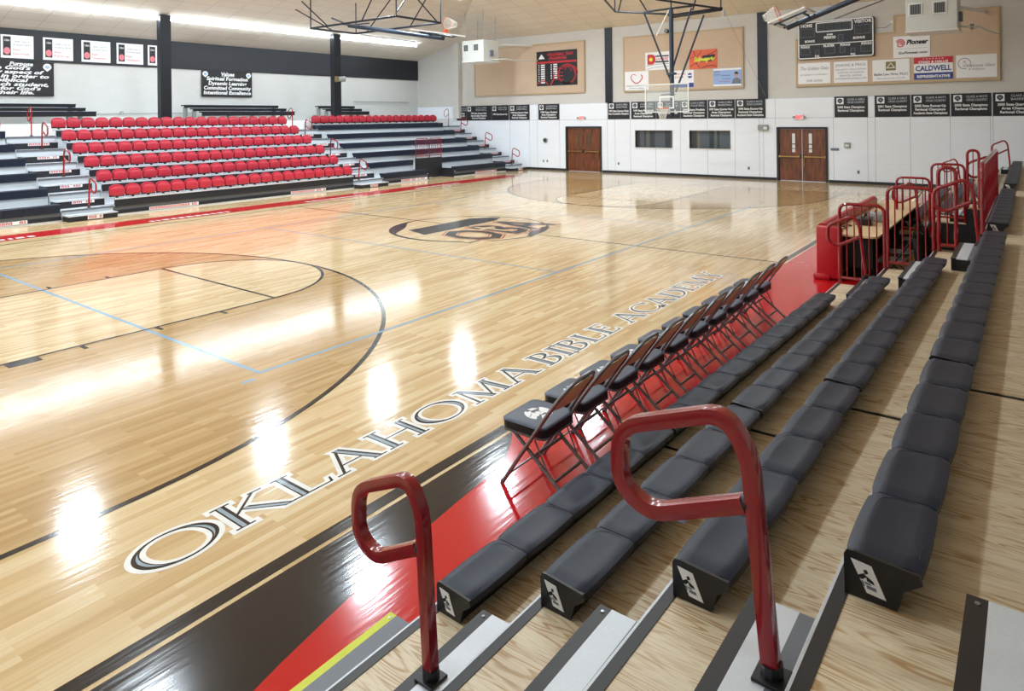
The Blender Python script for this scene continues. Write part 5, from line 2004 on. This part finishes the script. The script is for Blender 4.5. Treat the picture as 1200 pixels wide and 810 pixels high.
for i, v in enumerate((9.3, 9.06, 4.84, -1.5, -5.81)):
    t = thing('wall_outlet', 'small socket plate low on the white wall, %s from the left' % ORD[i], 'outlet', (UF, v, .46), 0, 'sockets on the far wall')
    MB().box(UF - .015, UF, v - .045, v + .045, .40, .53, .004).build('plate', GREYP, t)
    MB().box(UF - .018, UF - .015, v - .02, v + .02, .43, .50).build('socket', DARKHOLE, t)
t = thing('round_camera', 'small dark round lamp above the middle board', 'lamp', (UF - .1, 2.25, 6.75))
MB().cyl((UF - .16, 2.2, 6.72), (UF, 2.2, 6.72), .09, 14).build('case', BLACKM, t, True)
MB().cyl((UF - .17, 2.2, 6.72), (UF - .16, 2.2, 6.72), .065, 14).build('lens', GREYP, t)


# ------------------------------------------------------------------ heaters hung from the ceiling
def heater(u0, vc, z0, top, label, pipe_v, wall=True):
    t = thing('unit_heater', label, 'heater', (u0 + .7, vc, z0), 0, 'unit heaters')
    MB().box(u0, u0 + 1.25, vc - .70, vc + .70, z0 + .05, z0 + 1.1, .02).build('case', HVACM, t)
    MB().box(u0 - .03, u0 + 1.28, vc - .73, vc + .73, z0, z0 + .05, .01).build('bottom_lip', WHITEP, t)
    for s_ in (-1, 1):
        cv = vc - .02 - s_ * .36 if False else vc + s_ * .33 + .1
        g = MB().box(u0 - .02, u0, cv - .20, cv + .20, z0 + .52, z0 + .94, .01).build('grille_frame', WHITEP, t)
        MB().box(u0 - .024, u0 - .018, cv - .15, cv + .15, z0 + .57, z0 + .89).build('grille', DARKHOLE, g)
        m_ = MB()
        for q_ in range(6):
            m_.box(u0 - .03, u0 - .024, cv - .13 + q_ * .05, cv - .118 + q_ * .05, z0 + .57, z0 + .89)
        m_.build('louvre', GREYP, g)
    for du in (.15, 1.1):
        for s_ in (-1, 1):
            MB().cyl((u0 + du, vc + s_ * .6, z0 + 1.08), (u0 + du, vc + s_ * .6, top(u0 + du, vc + s_ * .6) - .01), .012, 6).build('hanger_rod', STEEL, t)
    # gas train and flue pipe on the right flank
    m_ = MB().tube(round_corner([(u0 + .7, vc - .70, z0 + .15), (u0 + .7, vc - .98, z0 + .12), (u0 + 1.2, vc - 1.2, z0 + .16), (u0 + 1.9, vc - 1.35, z0 + .1), (UF - .1, vc - 1.6, z0 + .18)], .1, 4), .03, 8)
    m_.build('gas_pipe', HVACM, t, True)
    MB().box(u0 + .45, u0 + .7, vc - .80, vc - .70, z0 + .3, z0 + .6, .01).build('control_box', PRINTG, t)
    MB().cyl((u0 + .95, vc - 1.02, z0 + .06), (u0 + .95, vc - 1.02, z0 + .24), .05, 10).build('gas_valve', STEEL, t, True)
    MB().tube(round_corner([(u0 + 1.28, vc - .3, z0 + .85), (u0 + 1.9, vc - .5, z0 + .98), (UF - .05, vc - 1.2, z0 + 1.0)], .15, 4), .06, 10).build('flue_pipe', WHITEP, t, True)
    return t


def ceil_far(u, v):
    return min(ZF + .33 * (UF - u), ZL + .28 * (VL - v))


def ceil_any(u, v):
    return min(ZC, ZF + .33 * (UF - u), ZL + .28 * (VL - v), ZF + .28 * (v - VR))


heater(13.0, 11.15, 5.60, ceil_any, 'off-white hanging heater with two square grilles, left, above the far bleacher corner', 0)
heater(12.0, -8.78, 5.36, ceil_any, 'off-white hanging heater with two square grilles, upper right corner of the photo', 0)


# ------------------------------------------------------------------ baskets
def backboard(t, T_, glass=True):
    """1.83 x 1.1 glass board in local coordinates (x = out of the board, y = width, z = height) mapped by T_"""
    def bx(x0, x1, y0, y1, z0, z1):
        m_ = MB().box(x0, x1, y0, y1, z0, z1)
        m_.v = [tuple(T_ @ Vector(p)) for p in m_.v]
        return m_
    def jn(*ms):
        m_ = MB()
        for q_ in ms:
            m_.add(q_.v, q_.f)
        return m_
    pane = bx(-.008, .008, -.90, .90, -.54, .54).build('glass_pane', GLASS, t)
    jn(bx(-.025, .025, -.915, .915, .52, .56), bx(-.025, .025, -.915, .915, -.56, -.52), bx(-.025, .025, -.915, -.875, -.52, .52), bx(-.025, .025, .875, .915, -.52, .52)).build('board_frame', WHITEP, t)
    jn(bx(-.012, -.008, -.305, .305, .02, .07), bx(-.012, -.008, -.305, .305, -.41, -.36), bx(-.012, -.008, -.305, -.255, -.36, .02), bx(-.012, -.008, .255, .305, -.36, .02)).build('target_square', WHITE, t)
    rim = MB().tube([tuple(T_ @ Vector((-.38 + .2286 * math.cos(a), .2286 * math.sin(a), -.40))) for a in [2 * PI * i / 20 for i in range(20)]], .011, 6, True)
    r_ = rim.build('rim', ORANGE, t, True)
    bx(-.17, -.012, -.09, .09, -.43, -.37).build('rim_bracket', ORANGE, t)
    nm__ = MB()
    rings_ = []
    n_ = 12
    for j in range(6):
        rr = .222 - .022 * j - (.01 if j > 2 else 0)
        rings_.append([T_ @ Vector((-.38 + rr * math.cos(2 * PI * (i + .5 * (j % 2)) / n_), rr * math.sin(2 * PI * (i + .5 * (j % 2)) / n_), -.41 - .085 * j)) for i in range(n_)])
    for j in range(5):
        for i in range(n_):
            a = rings_[j][i]
            nm__.tube([a, rings_[j + 1][i]], .006, 4)
            nm__.tube([a, rings_[j + 1][(i - 1) % n_ if j % 2 == 0 else (i + 1) % n_]], .006, 4)
    nm__.build('net', NET, t)


def bars(t, segs, r, material, name, seg=8):
    for s_ in segs:
        MB().tube(s_, r, seg).build(name, material, t, True)


# main basket at the far end, hanging mast and braces
t = thing('basketball_hoop', 'glass backboard with orange rim hanging on a steel mast before the far wall', 'basketball hoop', (11.6, .04, 2.9))
backboard(t, Matrix.Translation((11.6, .04, 3.47)))
bars(t, [[(11.75, -.12, 2.75), (11.75, -.12, 6.95)]], .085, NAVYM, 'mast', 12)
bars(t, [[(11.62, .3, 3.6), (11.75, -.05, 3.62)], [(11.62, -.3, 3.6), (11.75, -.15, 3.62)], [(11.62, .3, 3.1), (11.75, -.05, 3.12)], [(11.62, -.3, 3.1), (11.75, -.15, 3.12)]], .02, NAVYM, 'board_bracket')
bars(t, [[(11.75, 1.05, 6.95), (11.75, -.05, 4.2)], [(11.75, -.95, 6.9), (11.75, -.15, 4.6)], [(12.6, -1.1, 6.7), (11.8, -.25, 3.7)]], .038, NAVYM, 'brace')
MB().box(11.65, 11.85, -.28, .06, 4.38, 4.46, .01).build('clamp', NAVYM, t)
bars(t, [[(11.75, 2.35, 7.1), (11.75, -.25, 6.72)], [(11.75, .0, 6.70), (11.75, -2.15, 6.78)], [(11.75, -.15, 6.62), (11.75, -2.15, 6.70)], [(11.75, 1.05, 6.95), (11.75, -1.1, 6.98)],
         [(11.75, -2.15, 6.74), (9.6, -.5, 7.0)], [(11.75, 2.35, 7.1), (9.4, 1.6, 7.3)]], .04, BLACKM, 'frame_bar')
ct = lambda u, v: ceil_any(u, v)
bars(t, [[(11.75, 2.35, 7.1), (11.75, 2.35, ct(11.75, 2.35))], [(11.75, -.12, 6.9), (11.75, -.12, ct(11.75, -.12))], [(11.75, -2.1, 6.75), (11.75, -2.1, ct(11.75, -2.1))],
         [(11.75, 2.2, 7.05), (11.0, 1.2, ct(11.0, 1.2))], [(11.75, .9, 6.95), (11.3, 1.9, ct(11.3, 1.9))], [(11.75, -1.0, 6.8), (11.2, -1.9, ct(11.2, -1.9))], [(9.4, 1.6, 7.3), (9.4, 1.6, ct(9.4, 1.6))], [(9.6, -.5, 7.0), (9.6, -.5, ct(9.6, -.5))]], .028, BLACKM, 'hanger')
bars(t, [[(11.4, .35, 5.9), (11.6, -.1, 6.9)]], .02, WHITEP, 'spring_strut')
bars(t, [[(11.75, -2.2, 6.7), (16.0, -2.4, 3.55)]], .006, GREYP, 'winch_cable', 5)
MB().box(11.68, 11.80, -2.24, -2.16, 6.45, 6.68, .01).build('pulley', GREYP, t)


def folded_hoop(T_, label, rect, hang, mast=5.2, lift=.3):
    """ceiling-folded side basket: a tilted mast with the board on top, a level frame above and hangers"""
    t = thing('folded_basketball_hoop', label, 'basketball hoop', tuple(T_ @ Vector((0, 0, 0))))

    def W_(p):
        return tuple(T_ @ Vector(p))
    backboard(t, T_ @ Matrix.Translation((.0, 0, .16)) @ Matrix.Rotation(PI / 2, 4, 'Y'))
    bars(t, [[W_((-.3, .0, -.02)), W_((mast, 0, -.02))]], .085, NAVYM, 'mast', 12)
    bars(t, [[W_((-.5, s_ * .5, .12)), W_((.5, s_ * .5, .12))] for s_ in (-1, 1)], .03, NAVYM, 'board_arm')
    bars(t, [[W_((-.35, -.5, .08)), W_((-.35, .5, .08))], [W_((.4, -.5, .08)), W_((.4, .5, .08))]], .035, NAVYM, 'board_bracket')
    bars(t, [[W_((1.0, .12, -lift)), W_((3.8, .5, -lift))]], .02, STEEL, 'lift_tube')
    bars(t, [[W_((mast, 0, 0)), W_((mast - .1, -1.0, .2))], [W_((mast, 0, 0)), W_((mast - .1, 1.0, .2))]], .03, NAVYM, 'pivot_arm')
    (u0, u1, v0, v1, z) = rect
    R4 = [(u0, v0, z), (u1, v0, z), (u1, v1, z), (u0, v1, z)]
    bars(t, [[R4[i], R4[(i + 1) % 4]] for i in range(4)], .042, BLACKM, 'frame_bar')
    bars(t, [[(u0, (v0 + v1) / 2 + .6, z), (u1, (v0 + v1) / 2 + .6, z)]], .03, BLACKM, 'frame_brace')
    for a, b_ in hang:
        MB().tube([(a[0], a[1], z), (b_[0], b_[1], ceil_any(*b_))], .026, 6).build('hanger', BLACKM, t, True)
    return t


def frame_T(origin, xdir, zup):
    x_ = Vector(xdir).normalized()
    y_ = Vector(zup).cross(x_).normalized()
    z_ = x_.cross(y_)
    return Matrix(((x_.x, y_.x, z_.x, origin[0]), (x_.y, y_.y, z_.y, origin[1]), (x_.z, y_.z, z_.z, origin[2]), (0, 0, 0, 1)))


folded_hoop(frame_T((5.6, 6.55, 5.86), (0, 1, .178), (0, 0, 1)), 'side basket folded up flat under the ceiling, upper left of the photo', (4.35, 6.75, 7.45, 12.6, 6.6),
            [((4.35, 12.6), (4.35, 12.6)), ((6.75, 12.6), (6.75, 12.6)), ((4.35, 7.45), (4.35, 7.45)), ((6.75, 7.45), (6.75, 7.45)), ((4.35, 11.5), (4.35, 13.2)), ((6.75, 11.9), (6.75, 9.0)),
             ((6.75, 9.2), (6.75, 6.4)), ((4.35, 9.4), (4.35, 7.2)), ((6.75, 7.6), (4.6, 8.6)), ((4.35, 7.6), (6.4, 7.0)), ((5.5, 12.6), (4.6, 14.0))])
folded_hoop(frame_T((8.6, -5.60, 5.56), (0, -1, .345), (0, 0, 1)), 'side basket folded up under the ceiling, upper right near the scoreboard', (7.4, 9.8, -12.4, -7.3, 7.0),
            [((7.4, -12.4), (7.4, -12.4)), ((9.8, -12.4), (9.8, -12.4)), ((7.4, -7.3), (7.4, -7.3)), ((9.8, -7.3), (9.8, -7.3)), ((9.8, -11.0), (9.8, -9.0)), ((7.4, -11.0), (7.4, -9.0))], 4.6)
